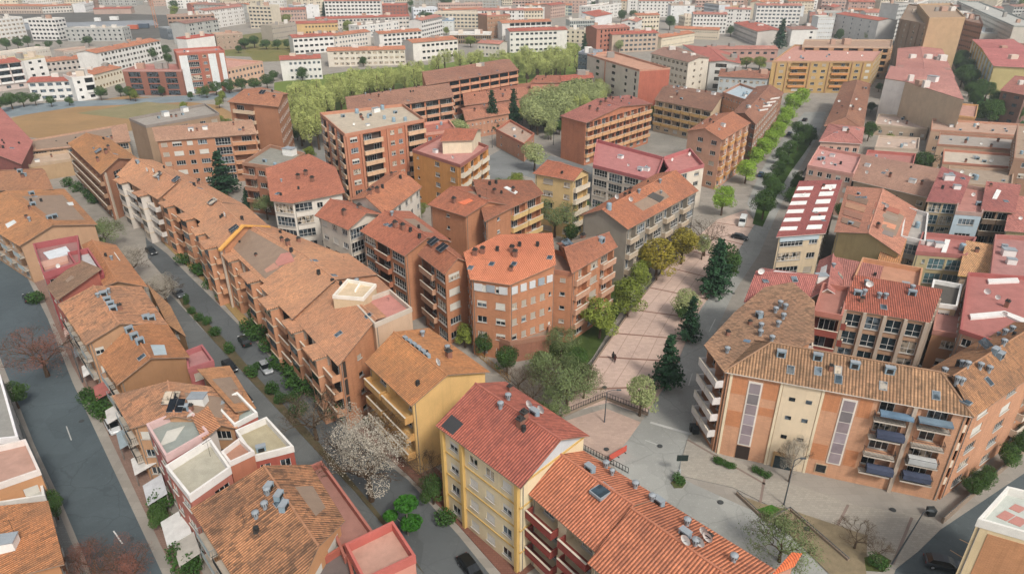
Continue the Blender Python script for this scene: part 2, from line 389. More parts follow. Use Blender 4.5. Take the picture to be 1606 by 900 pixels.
def B(name,label,pts,h,roof='gx',wall='#b98a62',wk='s',fac='*w',fl=3.0,rh=None,ov=.55,tile=TILE,rf=.5,fm=None,ground=None,
      balc=None,balk=None,proj=.9,shut=.35,gl='#1c2328',fc=WHITE,det=None,cat='building',group=None,flat='#a9a39a',band=None,par='#b9a794',parh=.9,gab=None,old=.38,world=False,inner=None,trim=None,kk=.34):
    """pts: eave corners as seen in the photo at height h (3 = parallelogram). roof: gx/gy gable, hx/hy hip, f flat, sA..sD lean-to (low at that edge)
    fm: dict edge index -> facade pattern overriding fac"""
    bl=Bld()
    q=[Vector(p) if world else Vector(P(p[0],p[1],h)) for p in pts]
    if len(q)==3: q.append(q[0]+q[2]-q[1])
    idx=list(range(len(q)))
    if area(q)<0:
        # keep edge 0 as edge AB : reversed order with A,B swapped
        q=[q[1],q[0]]+q[:1:-1]; m=len(q); idx=[0]+[m-1-i for i in range(m-1)]
        # edges: new edge0=BA (orig 0); new edge1 = A..last => orig m-1; ...
    fm=fm or {}
    c=sum(q,Vector((0,0)))/len(q); dist=math.hypot(c.x,c.y)
    if det is None: det=2 if dist<175 else 1 if dist<330 else 0
    bl.h=h; bl.pipes=[]; bl.win=[];bl.bal=[];bl.pil=[]; bl.proj=proj; bl.shut=shut; bl.balc=balc or wall; bl.balk=balk if balk is not None else ('brick' if wk=='b' else None)
    bl.balm=(brick if bl.balk=='brick' else stucco)(bl.balc)
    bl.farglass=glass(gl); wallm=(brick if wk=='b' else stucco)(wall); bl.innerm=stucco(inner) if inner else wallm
    root=empty(name,(c.x,c.y,0),label,cat,group); bl.root=root; bl.c=c
    flatroof=roof=='f'
    ins=0.02 if flatroof else ov
    wp=inset(q,ins); bl.eave=q; bl.wp=wp
    n=len(q); roofpolys=[]
    zt=h if not flatroof else h
    wm=MB(); nf=max(1,int((h+.4)/fl)); fh=h/nf if nf>1 else h
    for i in range(n):
        a,b=wp[i],wp[(i+1)%n]; d,nn,L=wall_frame(a,b); mid=(a+b)/2
        oi=idx[i]; vis=nn.dot(-mid)/mid.length>-.12
        pat=fm.get(oi,fac if vis else None)
        if not vis: pat=None
        facade(bl,wm,a,b,h,0.,wallm,pat,nf,fh,ground=ground,det=det)
        if det==2 and vis and L>7: bl.pipes.append((a+d*.35+nn*.07,h-.3)); L>16 and bl.pipes.append((b-d*.35+nn*.07,h-.3))
    # roof
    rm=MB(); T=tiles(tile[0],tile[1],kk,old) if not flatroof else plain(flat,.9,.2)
    edge=plain(trim or '#8c7460',.8,.15)
    def panel(pl,th=.14,m=T):
        pl=[Vector(p) for p in pl]
        rm.poly(pl,m); roofpolys.append(pl)
        lo=[p-Vector((0,0,th)) for p in pl]
        for i in range(len(pl)): rm.poly([lo[i],lo[(i+1)%len(pl)],pl[(i+1)%len(pl)],pl[i]],edge)
        rm.poly(list(reversed(lo)),edge)
    ridge=[]
    if flatroof:
        z=h
        rm.poly([(p.x,p.y,z-.25) for p in inset(wp,.02)],T); roofpolys.append([Vector((p.x,p.y,z-.25)) for p in wp])
        pm=plain(par,.8,.15); o=inset(wp,-.07); i_=inset(wp,.23); top=z+parh-.25
        for k in range(n):
            j=(k+1)%n
            rm.poly([(o[k].x,o[k].y,z-.24),(o[j].x,o[j].y,z-.24),(o[j].x,o[j].y,top),(o[k].x,o[k].y,top)],pm)
            rm.poly([(o[k].x,o[k].y,top),(o[j].x,o[j].y,top),(i_[j].x,i_[j].y,top),(i_[k].x,i_[k].y,top)],pm)
            rm.poly([(i_[j].x,i_[j].y,z-.25),(i_[k].x,i_[k].y,z-.25),(i_[k].x,i_[k].y,top),(i_[j].x,i_[j].y,top)],pm)
            rm.poly([(o[j].x,o[j].y,z-.24),(o[k].x,o[k].y,z-.24),(wp[k].x,wp[k].y,z-.24),(wp[j].x,wp[j].y,z-.24)],pm)
    elif n==4:
        A,Bq,C,D=q
        # original AB edge is edge 0 in either orientation
        if roof[0]=='s':
            k='ABCD'.index(roof[1]); 
            k=idx.index(k)
            qq=q[k:]+q[:k]; A,Bq,C,D=qq; span=((D-A).length+(C-Bq).length)/2; r=rh if rh is not None else span*.2
            panel([(A.x,A.y,h),(Bq.x,Bq.y,h),(C.x,C.y,h+r),(D.x,D.y,h+r)])
            w2=wp[k:]+wp[:k]; zr=lambda t:h+r*t-.14
            f=ins/max(span,.1)
            wm.poly([(w2[1].x,w2[1].y,h-.0),(w2[2].x,w2[2].y,h),(w2[2].x,w2[2].y,zr(1-f))],wallm)
            wm.poly([(w2[3].x,w2[3].y,h),(w2[0].x,w2[0].y,h),(w2[3].x,w2[3].y,zr(1-f))],wallm)
            wm.poly([(w2[2].x,w2[2].y,h),(w2[3].x,w2[3].y,h),(w2[3].x,w2[3].y,zr(1-f)),(w2[2].x,w2[2].y,zr(1-f))],wallm)
        else:
            if roof[1]=='y': qq=[q[1],q[2],q[3],q[0]]; w2=[wp[1],wp[2],wp[3],wp[0]]
            else: qq=q; w2=wp
            A,Bq,C,D=qq; span=((D-A).length+(C-Bq).length)/2; r=rh if rh is not None else span*.5*.36
            R0=A+(D-A)*rf; R1=Bq+(C-Bq)*rf
            if idx[1]==1 and roof[1]=='y': R0=A+(D-A)*(1-rf); R1=Bq+(C-Bq)*(1-rf)
            hip=0.
            if roof[0]=='h':
                hd=span*.5*.9; L=(R1-R0).length; hd=min(hd,L*.46); e=(R1-R0)/L; R0=R0+e*hd; R1=R1-e*hd
            z1=h+r
            f3=lambda p,z:(p.x,p.y,z)
            panel([f3(A,h),f3(Bq,h),f3(R1,z1),f3(R0,z1)]); panel([f3(C,h),f3(D,h),f3(R0,z1),f3(R1,z1)])
            if roof[0]=='h': panel([f3(Bq,h),f3(C,h),f3(R1,z1)]); panel([f3(D,h),f3(A,h),f3(R0,z1)]); ridge=[(R0,R1,z1),(A,R0,h),(D,R0,h),(Bq,R1,h),(C,R1,h)]
            else:
                gm=stucco(gab) if gab else wallm
                for (p,pn,rr) in ((1,2,R1),(3,0,R0)):
                    a_,b_=w2[p],w2[pn]; t=(a_+b_)/2; e=(b_-a_).normalized(); rp=a_+e*((rr-a_).dot(e)); zz=z1-.16
                    wm.poly([f3(a_,h),f3(b_,h),f3(rp,zz)],gm)
                ridge=[(R0,R1,z1)]; bl.ends=[(qq[1],R1,qq[2],z1),(qq[3],R0,qq[0],z1)]
        for k,(a_,b_,z) in enumerate(ridge):
            zb=z1; za=z
            if k==0: za=zb
            rm.tube([(a_.x,a_.y,za+.02),(b_.x,b_.y,zb+.02)],[.14,.14],plain(tile[0],.85,.3,1.5),6)
    else:
        # many-sided roof rising from edge AB to the back by rh
        A=q[0];d,nn,_=wall_frame(q[0],q[1]); r=rh or 2.5; mx=max(-(p-A).dot(nn) for p in q)
        def zz(p): return h+r*max(0,-(p-A).dot(nn))/mx
        panel([(p.x,p.y,zz(p)) for p in q])
        for i in range(n):
            a_,b_=wp[i],wp[(i+1)%n]; wm.poly([(a_.x,a_.y,h),(b_.x,b_.y,h),(b_.x,b_.y,zz(b_)-.15),(a_.x,a_.y,zz(a_)-.15)],wallm)
    if det==0:
        for _ in range(rnd.randrange(1,5)):
            a=rnd.uniform(.1,.9); p=(q[0]*(1-a)+q[1]*a)*.5+(q[-1]*(1-a)+q[2]*a)*.5; s_=rnd.uniform(1.2,3.)
            rm.box((p.x,p.y,h-.2),(s_*1.4,s_,rnd.uniform(2.2,3.4)),plain(rnd.choice(('#cfcac2','#b08a74','#8f8a84','#c9b8a4')),.8,.1),rnd.random()*.1)
    off=(c.x,c.y,0)
    bl.rp=roofpolys; bl.roofobj=None
    wo=wm.obj('wall',root,off); ro=rm.obj('roof',root,off); bl.roofobj=ro
    # parts
    if band:
        bm=MB(); m=stucco(band)
        for i in range(n):
            a,b=wp[i],wp[(i+1)%n]; d,nn,L=wall_frame(a,b); mid=(a+b)/2
            if nn.dot(-mid)/mid.length<-.12: continue
            for f in range(1,nf+1):
                z=f*fh-.28 if f<nf else h-.35
                bm.box((mid.x+nn.x*.05,mid.y+nn.y*.05,z),(L+.1,.12,.22),m,math.atan2(d.y,d.x))
        bm.obj('string_course',root,off)
    if bl.pil:
        pm=stucco(band or par)
        for (p,nn,ang,w) in bl.pil:
            b=MB(); b.box((0,0,0),(w,.5,h-.05),pm); put('pilaster',b.mesh('pilaster'),root,(p.x-c.x+nn.x*.2,p.y-c.y+nn.y*.2,0),ang)
    for (p,z) in bl.pipes:
        b=MB(); b.tube([(p.x,p.y,.2),(p.x,p.y,z)],[.06,.06],plain('#7d7a74',.6,.2),6); b.obj('downpipe',root,off)
    def emit(lst,fn,nm,cap=98):
        lst=sorted(lst,key=lambda t:(t[0].x**2+t[0].y**2))
        for t in lst[:cap]: fn(t)
        return lst[cap:]
    def fw(t):
        p,nn,ang,z,hh,w,kd=t
        a_,b_,j_=window_mesh(round(w,1),round(hh,1),kd,fc,gl)
        ya=ang+math.pi # local y must point outwards: rotate so that +y = n
        loc=(p.x-c.x,p.y-c.y,z)
        if det==2:
            o=put('window',a_,root,loc,ya); put('pane',b_,o)
        else: put('window',j_,root,loc,ya)
    rest=emit(bl.win,fw,'window')
    if rest:
        j=MB()
        for (p,nn,ang,z,hh,w,kd) in rest:
            dd=Vector((-nn.y,nn.x)); a_=p-dd*w/2+nn*.01; b_=p+dd*w/2+nn*.01
            j.poly([(a_.x,a_.y,z),(b_.x,b_.y,z),(b_.x,b_.y,z+hh),(a_.x,a_.y,z+hh)],glass(gl))
        tag(j.obj('window_set',root,off),kind='stuff')
    for t in bl.bal:
        p,nn,ang,z,me=t; put('balcony',me,root,(p.x-c.x,p.y-c.y,z+.02),ang+math.pi)
    ALL.append(bl); clutter(bl,det,dist,flatroof); return bl
crn=random.Random(3)
def clutter(bl,det,dist,flatroof):
    if det==0 or bl.c.x==0 or not bl.rp: return
    q=bl.eave; n=len(q); ar=abs(area(q))
    right=bl.c.x>60 and 90<bl.c.y<330
    k=min(9,int(ar/(55 if right else 75)))
    kinds=('box','acunit','tank','dish','chimney') if flatroof else ('chimney','pot','pot','vent','aerial','chimney','skylight') if not right else ('chimney','box','acunit','dish','skylight','pot')
    for _ in range(k):
        a=crn.uniform(.12,.88); b_=crn.uniform(.15,.85); p=(q[0]*(1-a)+q[1]*a)*(1-b_)+(q[-1]*(1-a)+q[2 if n==4 else n//2]*a)*b_
        best=None
        for pl in bl.rp:
            for i in range(1,len(pl)-1):
                r=intersect_ray_tri(pl[0],pl[i],pl[i+1],Vector((0,0,-1)),Vector((p.x,p.y,90)),True)
                if r is not None and (best is None or r.z>best[0].z): best=(r,pl)
        if not best: continue
        r,pl=best; kd=crn.choice(kinds); s=crn.uniform(.6,.95)
        if kd=='box': s*=.8
        rz=math.atan2(q[1].y-q[0].y,q[1].x-q[0].x)
        o=put(NAMES[kd],unit_mesh(kd),bl.roofobj,(r.x-bl.c.x,r.y-bl.c.y,r.z),rz,(s,s,s*crn.uniform(.8,1.2)))
        if kd=='skylight':
            nn=(pl[1]-pl[0]).cross(pl[2]-pl[1]).normalized(); e=(pl[1]-pl[0]).normalized(); g=nn.cross(e)
            if nn.z<0: nn=-nn; g=-g
            M=Matrix((e,g,nn)).transposed().to_4x4(); M.translation=Vector((r.x-bl.c.x,r.y-bl.c.y,r.z)); o.matrix_local=M
def hit(bl,px,py):
    o=Vector((0,0,CAMH)); g=V(px,py,0.); d=(g-o).normalized(); best=None
    for pl in bl.rp:
        for i in range(1,len(pl)-1):
            r=intersect_ray_tri(pl[0],pl[i],pl[i+1],d,o,True)
            if r is not None and (r-o).dot(d)>0:
                t=(r-o).length
                if best is None or t<best[0]: best=(t,r)
    return best[1] if best else None
MESHC={}
def unit_mesh(kind):
    if kind in MESHC: return MESHC[kind]
    m=MB(); dk=plain('#2b2b2b',.6,.3); gr=plain('#8a9299',.6,.2); br=stucco('#8a6a58'); bk=plain('#3a3836',.8,.2); bl_=plain('#7f99a8',.5,.2); wh=plain('#d8d8d4',.5,.1)
    if kind=='chimney':
        m.box((0,0,-.8),(.75,.75,1.9),stucco('#8b5f4c')); m.box((0,0,1.1),(.95,.95,.12),bk)
        for s in (-1,1): m.box((s*.18,0,1.22),(.2,.5,.3),bk)
    elif kind=='pot':
        m.box((0,0,-.5),(.6,.6,1.0),bk,taper=.85); m.tube([(0,0,.5),(0,0,.85),(0,0,.95)],[.33,.36,.1],dk,10)
    elif kind=='vent':
        m.tube([(0,0,-.5),(0,0,.55),(0,0,.6),(0,0,.95),(0,0,1.1)],[.26,.26,.42,.42,.12],gr,12)
        for i in range(10):
            a=math.tau*i/10; m.box((math.cos(a)*.43,math.sin(a)*.43,.6),(.03,.06,.34),dk,a)
    elif kind=='acunit':
        m.box((0,0,-.3),(1.2,.7,1.1),bl_); m.box((0,-.36,-.1),(.8,.02,.7),dk); m.box((0,0,.8),(1.3,.8,.05),gr)
    elif kind=='skylight':
        m.box((0,0,-.1),(1.0,1.3,.2),gr); m.box((0,0,.1),(.84,1.14,.03),glass('#3a4a55'))
    elif kind=='solar':
        for i in range(2):
            x=-.6+i*1.15
            q=[(x-.52,-1.,.15),(x+.52,-1.,.15),(x+.52,.8,1.05),(x-.52,.8,1.05)]
            m.poly(q,glass('#141a22')); m.poly([(a,b,c-.06) for a,b,c in reversed(q)],gr)
            for k in range(4): m.poly([(q[k][0],q[k][1],q[k][2]-.06),(q[(k+1)%4][0],q[(k+1)%4][1],q[(k+1)%4][2]-.06),q[(k+1)%4],q[k]],gr)
            m.box((x,.7,-.3),(.06,.06,1.25),gr)
    elif kind=='dish':
        m.tube([(0,0,-.4),(0,0,.9)],[.03,.03],dk,6)
        for a in range(1):
            rr=[(.0,0.),(.25,.03),(.45,.1),(.6,.2)]
            n=14; prev=None
            for (r_,y_) in rr[1:]:
                ring=[(r_*math.cos(math.tau*i/n),-y_-.05,.95+r_*math.sin(math.tau*i/n)) for i in range(n)]
                if prev:
                    for i in range(n): m.poly([prev[i],prev[(i+1)%n],ring[(i+1)%n],ring[i]],wh)
                else: m.poly(ring,wh)
                prev=ring
            m.tube([(0,-.1,.7),(0,-.6,.95)],[.02,.02],dk,5)
    elif kind=='box':
        m.box((0,0,-.3),(2.2,1.6,1.6),wh); m.box((0,0,1.3),(2.4,1.8,.1),gr)
    elif kind=='tank':
        m.tube([(0,0,-.2),(0,0,1.2),(0,0,1.4),(0,0,1.5)],[.6,.6,.5,.15],bl_,14)
    elif kind=='aerial':
        m.tube([(0,0,-.4),(0,0,2.6)],[.025,.02],dk,5)
        m.box((0,0,2.4),(1.3,.03,.03),dk)
        for i in range(6): m.box((-.55+i*.22,0,2.4),(.02,.6-.06*i,.02),dk)
    MESHC[kind]=m.mesh({'chimney':'chimney','pot':'chimney_pot','vent':'roof_vent','acunit':'air_unit','skylight':'skylight','solar':'solar_panel','dish':'satellite_dish','box':'roof_hut','tank':'water_tank','aerial':'aerial'}[kind]); return MESHC[kind]
NAMES={'chimney':'chimney','pot':'chimney_pot','vent':'roof_vent','acunit':'air_unit','skylight':'skylight','solar':'solar_panel','dish':'satellite_dish','box':'roof_hut','tank':'water_tank','aerial':'aerial'}
def on(bl,kind,*pts,rz=None,sc=1.):
    for px,py in pts:
        r=hit(bl,px,py)
        if r is None: continue
        a=rz if rz is not None else math.atan2(bl.eave[1].y-bl.eave[0].y,bl.eave[1].x-bl.eave[0].x)
        ro=bl.roofobj
        o=put(NAMES[kind],unit_mesh(kind),ro,(r.x-bl.c.x,r.y-bl.c.y,r.z),a,(sc,)*3)
        if kind=='skylight':
            # lie in the slope
            for pl in bl.rp:
                nn=(pl[1]-pl[0]).cross(pl[2]-pl[1]).normalized()
                if abs((r-pl[0]).dot(nn))<.03:
                    e=(pl[1]-pl[0]).normalized(); g=nn.cross(e)
                    if nn.z<0: nn=-nn; g=-g
                    M=Matrix((e,g,nn)).transposed().to_4x4(); M.translation=Vector((r.x-bl.c.x,r.y-bl.c.y,r.z)); o.matrix_local=M; break
def patch(bl,pxs,hexc,lift=.06,name='roof_panel',m=None,z=None):
    "a sheet lying on the roof, corners as seen in the photo"
    r=[hit(bl,*p) for p in pxs]
    if any(x is None for x in r): return
    b=MB(); r=[x+Vector((0,0,lift)) for x in r]; nn=(r[1]-r[0]).cross(r[2]-r[1])
    if nn.z<0: r.reverse()
    b.poly(r,m or plain(hexc,.6,.15)); lo=[x-Vector((0,0,lift*2)) for x in r]
    for i in range(len(r)): b.poly([lo[i],lo[(i+1)%len(r)],r[(i+1)%len(r)],r[i]],m or plain(hexc,.6,.15))
    o=b.obj(name,bl.roofobj,(bl.c.x,bl.c.y,0)); return o
# ---------------------------------------------------------------- trees
def crown_pts(rg,blobs,n):
    out=[]; tot=sum(b[3]*b[4]*b[5] for b in blobs)
    for b in blobs:
        for _ in range(int(n*b[3]*b[4]*b[5]/tot)):
            while 1:
                x,y,z=[rg.gauss(0,1) for _ in range(3)]; l=math.sqrt(x*x+y*y+z*z)
                if l>.01: break
            r=(rg.random()**.33)
            r=.35+.65*r
            out.append((b[0]+x/l*r*b[3],b[1]+y/l*r*b[4],b[2]+z/l*r*b[5]))
    return out
TREES={}
def tree_mesh(kind,seed):
    k=(kind,seed)
    if k in TREES: return TREES[k]
    rg=random.Random(hash(kind)%1000 if 0 else sum(map(ord,kind))*13+seed); t=MB(); c=MB()
    ls={'round':.36,'pale':.36,'poplar':.27,'conifer':.46,'bare':.11,'blossom':.12,'olive':.36,'lime':.36,'pine':.45,'shrub':.22,'autumn':.36,'rust':.12,'cedar':.46,'weep':.24}[kind]
    Hh=10.; bk=bark('#5d4c3d')
    cols={'round':('#4f6b33','#273d1c'),'pale':('#a9b077','#78845a'),'poplar':('#bcc278','#879254'),'conifer':('#375a3a','#1a3222'),'cedar':('#365a3a','#1a3223'),'olive':('#85913f','#56632a'),
          'lime':('#96b445','#698a32'),'pine':('#3c6a31','#24451f'),'shrub':('#46682f','#26401b'),'autumn':('#9a8a34','#6d6a2a'),'bare':('#857a68','#5f5548'),'blossom':('#bdb6a8','#8a8375'),'rust':('#8f6052','#66443a'),'weep':('#7c8a5c','#56643e')}[kind]
    lm=leaf(*cols)
    def limb(p0,p1,r0,r1,n=6):
        p0=Vector(p0);p1=Vector(p1); m=(p0+p1)/2+Vector((rg.uniform(-.3,.3),rg.uniform(-.3,.3),.15)); t.tube([p0,m,p1],[r0,(r0+r1)/2,r1],bk,n)
    pts=[]; 
    if kind in('conifer','cedar'):
        t.tube([(0,0,0),(0,0,5),(0,0,9.8)],[.28,.18,.03],bk)
        z=1.4
        while z<9.9:
            R_=(1-(z-1.)/9.1)**.85*2.7*(.86+.28*rg.random())
            if z<2.2: R_*=.8
            nb=max(5,int(R_*4.5))
            for i in range(nb):
                a=rg.random()*math.tau; rr=R_*(.8+.4*rg.random())
                m=int(11+rr*13)
                for j in range(m):
                    f=(j+.6)/m; w=.45*(1-f)+.2
                    pts.append((math.cos(a)*rr*f+rg.gauss(0,w*.6),math.sin(a)*rr*f+rg.gauss(0,w*.6),z-rr*f*.32+rg.gauss(0,.12)+ (.25*f*f)))
            z+=.48
    elif kind=='poplar':
        t.tube([(0,0,0),(0,0,5),(.1,0,9)],[.2,.14,.04],bk)
        bl=[(rg.uniform(-1.5,1.5),rg.uniform(-1.5,1.5),rg.uniform(4.6,7.4),rg.uniform(.55,.9),rg.uniform(.55,.9),rg.uniform(1.8,2.9)) for _ in range(9)]
        pts=crown_pts(rg,bl,2600)
        for i in range(6): a=rg.random()*math.tau; limb((0,0,2.5+i*.8),(math.cos(a)*1.2,math.sin(a)*1.2,5+i*.7),.08,.02,4)
    elif kind in('bare','blossom','rust','weep'):
        t.tube([(0,0,0),(.1,0,1.6),(.05,.05,3)],[.3,.22,.17],bk)
        ends=[]
        def br(p,d,l,r,dep):
            q=p+d*l; limb(p,q,r,r*.6,5 if dep<2 else 3); 
            if dep==4: ends.append(q); return
            for _ in range(3 if dep<3 else 3):
                dd=(d+Vector((rg.gauss(0,.55),rg.gauss(0,.55),rg.gauss(.08,.3)))).normalized(); br(q,dd,l*.72,r*.58,dep+1)
            if dep>1: ends.append(q)
        for i in range(5):
            a=i*math.tau/5+rg.random(); br(Vector((.05,.05,2.2+.2*i)),Vector((math.cos(a)*.75,math.sin(a)*.75,.85)).normalized(),2.2,.13,0)
        for e in ends:
            for _ in range({'blossom':13,'rust':9,'weep':7,'bare':6}[kind]): pts.append((e.x+rg.gauss(0,.42),e.y+rg.gauss(0,.42),e.z+rg.gauss(0,.38)))
        if kind=='blossom':
            bb=[(0,0,6.4,2.4,2.4,2.8)]
            for _ in range(16):
                a=rg.random()*math.tau; r=rg.uniform(1.6,3.3); bb.append((math.cos(a)*r,math.sin(a)*r,rg.uniform(4.2,9.2)-.25*r,1.1,1.1,1.))
            pts=[p for p in pts[::4] if math.hypot(p[0],p[1])<3.8 and p[2]>4]+crown_pts(rg,bb,13000)
        if kind in('rust','bare','weep'):
            bb=[]
            for _ in range(14):
                a=rg.random()*math.tau; r=rg.uniform(.6,3.6); bb.append((math.cos(a)*r,math.sin(a)*r,rg.uniform(4.,8.8)-.25*r,1.2,1.2,1.))
            pts=pts[::2]+crown_pts(rg,bb,{'rust':6500,'bare':2600,'weep':3600}[kind])
        if kind=='weep':
            for e in ends[::2]:
                for _ in range(5): pts.append((e.x+rg.gauss(0,.5),e.y+rg.gauss(0,.5),e.z-rg.random()*1.5))
    elif kind=='shrub':
        Hh=2.; bl=[(rg.uniform(-.5,.5),rg.uniform(-.5,.5),.8+rg.uniform(-.2,.3),.75,.75,.7) for _ in range(5)]
        pts=crown_pts(rg,bl,750); t.tube([(0,0,0),(0,0,.9)],[.08,.05],bk)
    elif kind=='pine': # clipped umbrella-like cushions on a slim stem
        t.tube([(0,0,0),(.1,0,3),(0,0,6.6)],[.22,.17,.09],bk)
        bl=[(rg.uniform(-1.4,1.4),rg.uniform(-1.4,1.4),7+rg.uniform(-.3,.6),1.9,1.9,1.1) for _ in range(6)]; pts=crown_pts(rg,bl,2300)
        for i in range(5): a=i*1.3; limb((0,0,4.6),(math.cos(a)*1.7,math.sin(a)*1.7,6.8),.1,.04,5)
    else:
        t.tube([(0,0,0),(.1,0,1.8),(0,.1,3.6),(0,0,6.5)],[.28,.22,.17,.06],bk)
        bl=[(0,0,5.7,2.6,2.6,3.)]
        for _ in range(11):
            a=rg.random()*math.tau; r=rg.uniform(1.3,2.8); bl.append((math.cos(a)*r,math.sin(a)*r,rg.uniform(3.6,8.2)-.25*r,rg.uniform(1.,1.7),rg.uniform(1.,1.7),rg.uniform(.9,1.4)))
        pts=crown_pts(rg,bl,{'pale':3600,'autumn':4200}.get(kind,4600))
        for i in range(7): a=i*.95+rg.random()*.4; limb((0,0,2.6+i*.25),(math.cos(a)*2.1,math.sin(a)*2.1,5.+i*.35),.12,.03,4)
    mi=c.mat(lm)
    for p in pts:
        s=ls*rg.uniform(.55,1.2)
        nrm=Vector((p[0]*.3+rg.gauss(0,.6),p[1]*.3+rg.gauss(0,.6),rg.gauss(.55,.6))); nrm=nrm.normalized() if nrm.length>.01 else Vector((0,0,1))
        x=nrm.orthogonal().normalized(); y=nrm.cross(x); a=rg.random()*3.14
        x,y=x*math.cos(a)+y*math.sin(a),y*math.cos(a)-x*math.sin(a); P_=Vector(p); k0=len(c.v)
        e=rg.uniform(.5,.9)
        c.v+=[tuple(P_-x*s*.5),tuple(P_+y*s*.5*e),tuple(P_+x*s*.5),tuple(P_-y*s*.5*e)]
        c.f.append((k0,k0+1,k0+2,k0+3)); c.mi.append(mi); c.uv+=[(0,0)]*4
    TREES[k]=(t.mesh('trunk'),c.mesh('crown')); return TREES[k]
def T(kind,px,py,size,label,wide=1.,group=None,name=None,cat='tree',seed=None,world=None):
    "a tree rooted at photo position px,py on the ground, size = height in metres"
    x,y=world or P(px,py); seed=rnd.randrange(3) if seed is None else seed
    a,b=tree_mesh(kind,seed); nm=name or {'conifer':'conifer_tree','cedar':'cedar_tree','shrub':'shrub','blossom':'blossoming_tree','bare':'leafless_tree','rust':'leafless_tree','poplar':'poplar_tree','pine':'topiary_tree'}.get(kind,'leafy_tree')
    r=empty(nm,(x,y,0.),label,cat,group,rnd.random()*6.28); s=size/(10. if kind!='shrub' else 1.7); r.scale=(s*wide,s*wide,s)
    put('trunk',a,r); put('crown',b,r); return r
# ---------------------------------------------------------------- ground pieces
def ground(name,pxs,m,z=.004,thick=None,kind='structure',label=None,cat=None):
    q=[Vector(P(*p)) for p in pxs]
    if area(q)<0: q.reverse()
    b=MB()
    if thick: b.prism([(p.x,p.y) for p in q],0,z,plain('#8d8a84',.9,.1),m)
    else: b.poly([(p.x,p.y,z) for p in q],m)
    c=sum(q,Vector((0,0)))/len(q)
    me=b.mesh(name,(c.x,c.y,0))
    o=bpy.data.objects.new(name,me); COL.objects.link(o); o.location=(c.x,c.y,0)
    if len(q)>4:
        import bmesh
        bm=bmesh.new(); bm.from_mesh(me); bmesh.ops.triangulate(bm,faces=[f for f in bm.faces if len(f.verts)>4]); bm.to_mesh(me); bm.free()
    tag(o,label,cat,kind=kind); return o
def ribbon(name,pxs,w,m,z0,z1,side=0,world=False,label=None,cat=None,kind='structure',smooth=True):
    "a strip w metres wide along a line on the ground; side -1/0/1 = offset"
    q=[Vector(p) if world else Vector(P(*p)) for p in pxs]
    n=len(q); L=[];Rr=[]
    for i in range(n):
        d=(q[min(i+1,n-1)]-q[max(i-1,0)]).normalized(); nn=Vector((-d.y,d.x)); c=q[i]+nn*side*w/2
        L.append(c+nn*w/2); Rr.append(c-nn*w/2)
    b=MB()
    for i in range(n-1):
        a0,a1,b0,b1=L[i],L[i+1],Rr[i],Rr[i+1]
        b.poly([(b0.x,b0.y,z1),(b1.x,b1.y,z1),(a1.x,a1.y,z1),(a0.x,a0.y,z1)],m)
        if z1-z0>.03:
            b.poly([(a0.x,a0.y,z0),(a0.x,a0.y,z1),(a1.x,a1.y,z1),(a1.x,a1.y,z0)],m); b.poly([(b1.x,b1.y,z0),(b1.x,b1.y,z1),(b0.x,b0.y,z1),(b0.x,b0.y,z0)],m)
    if z1-z0>.03:
        for (u,v) in ((L[0],Rr[0]),(Rr[-1],L[-1])): b.poly([(u.x,u.y,z0),(v.x,v.y,z0),(v.x,v.y,z1),(u.x,u.y,z1)],m)
    c=q[0]; o=b.obj(name,None,(c.x,c.y,0)); tag(o,label,cat,kind=kind); return o
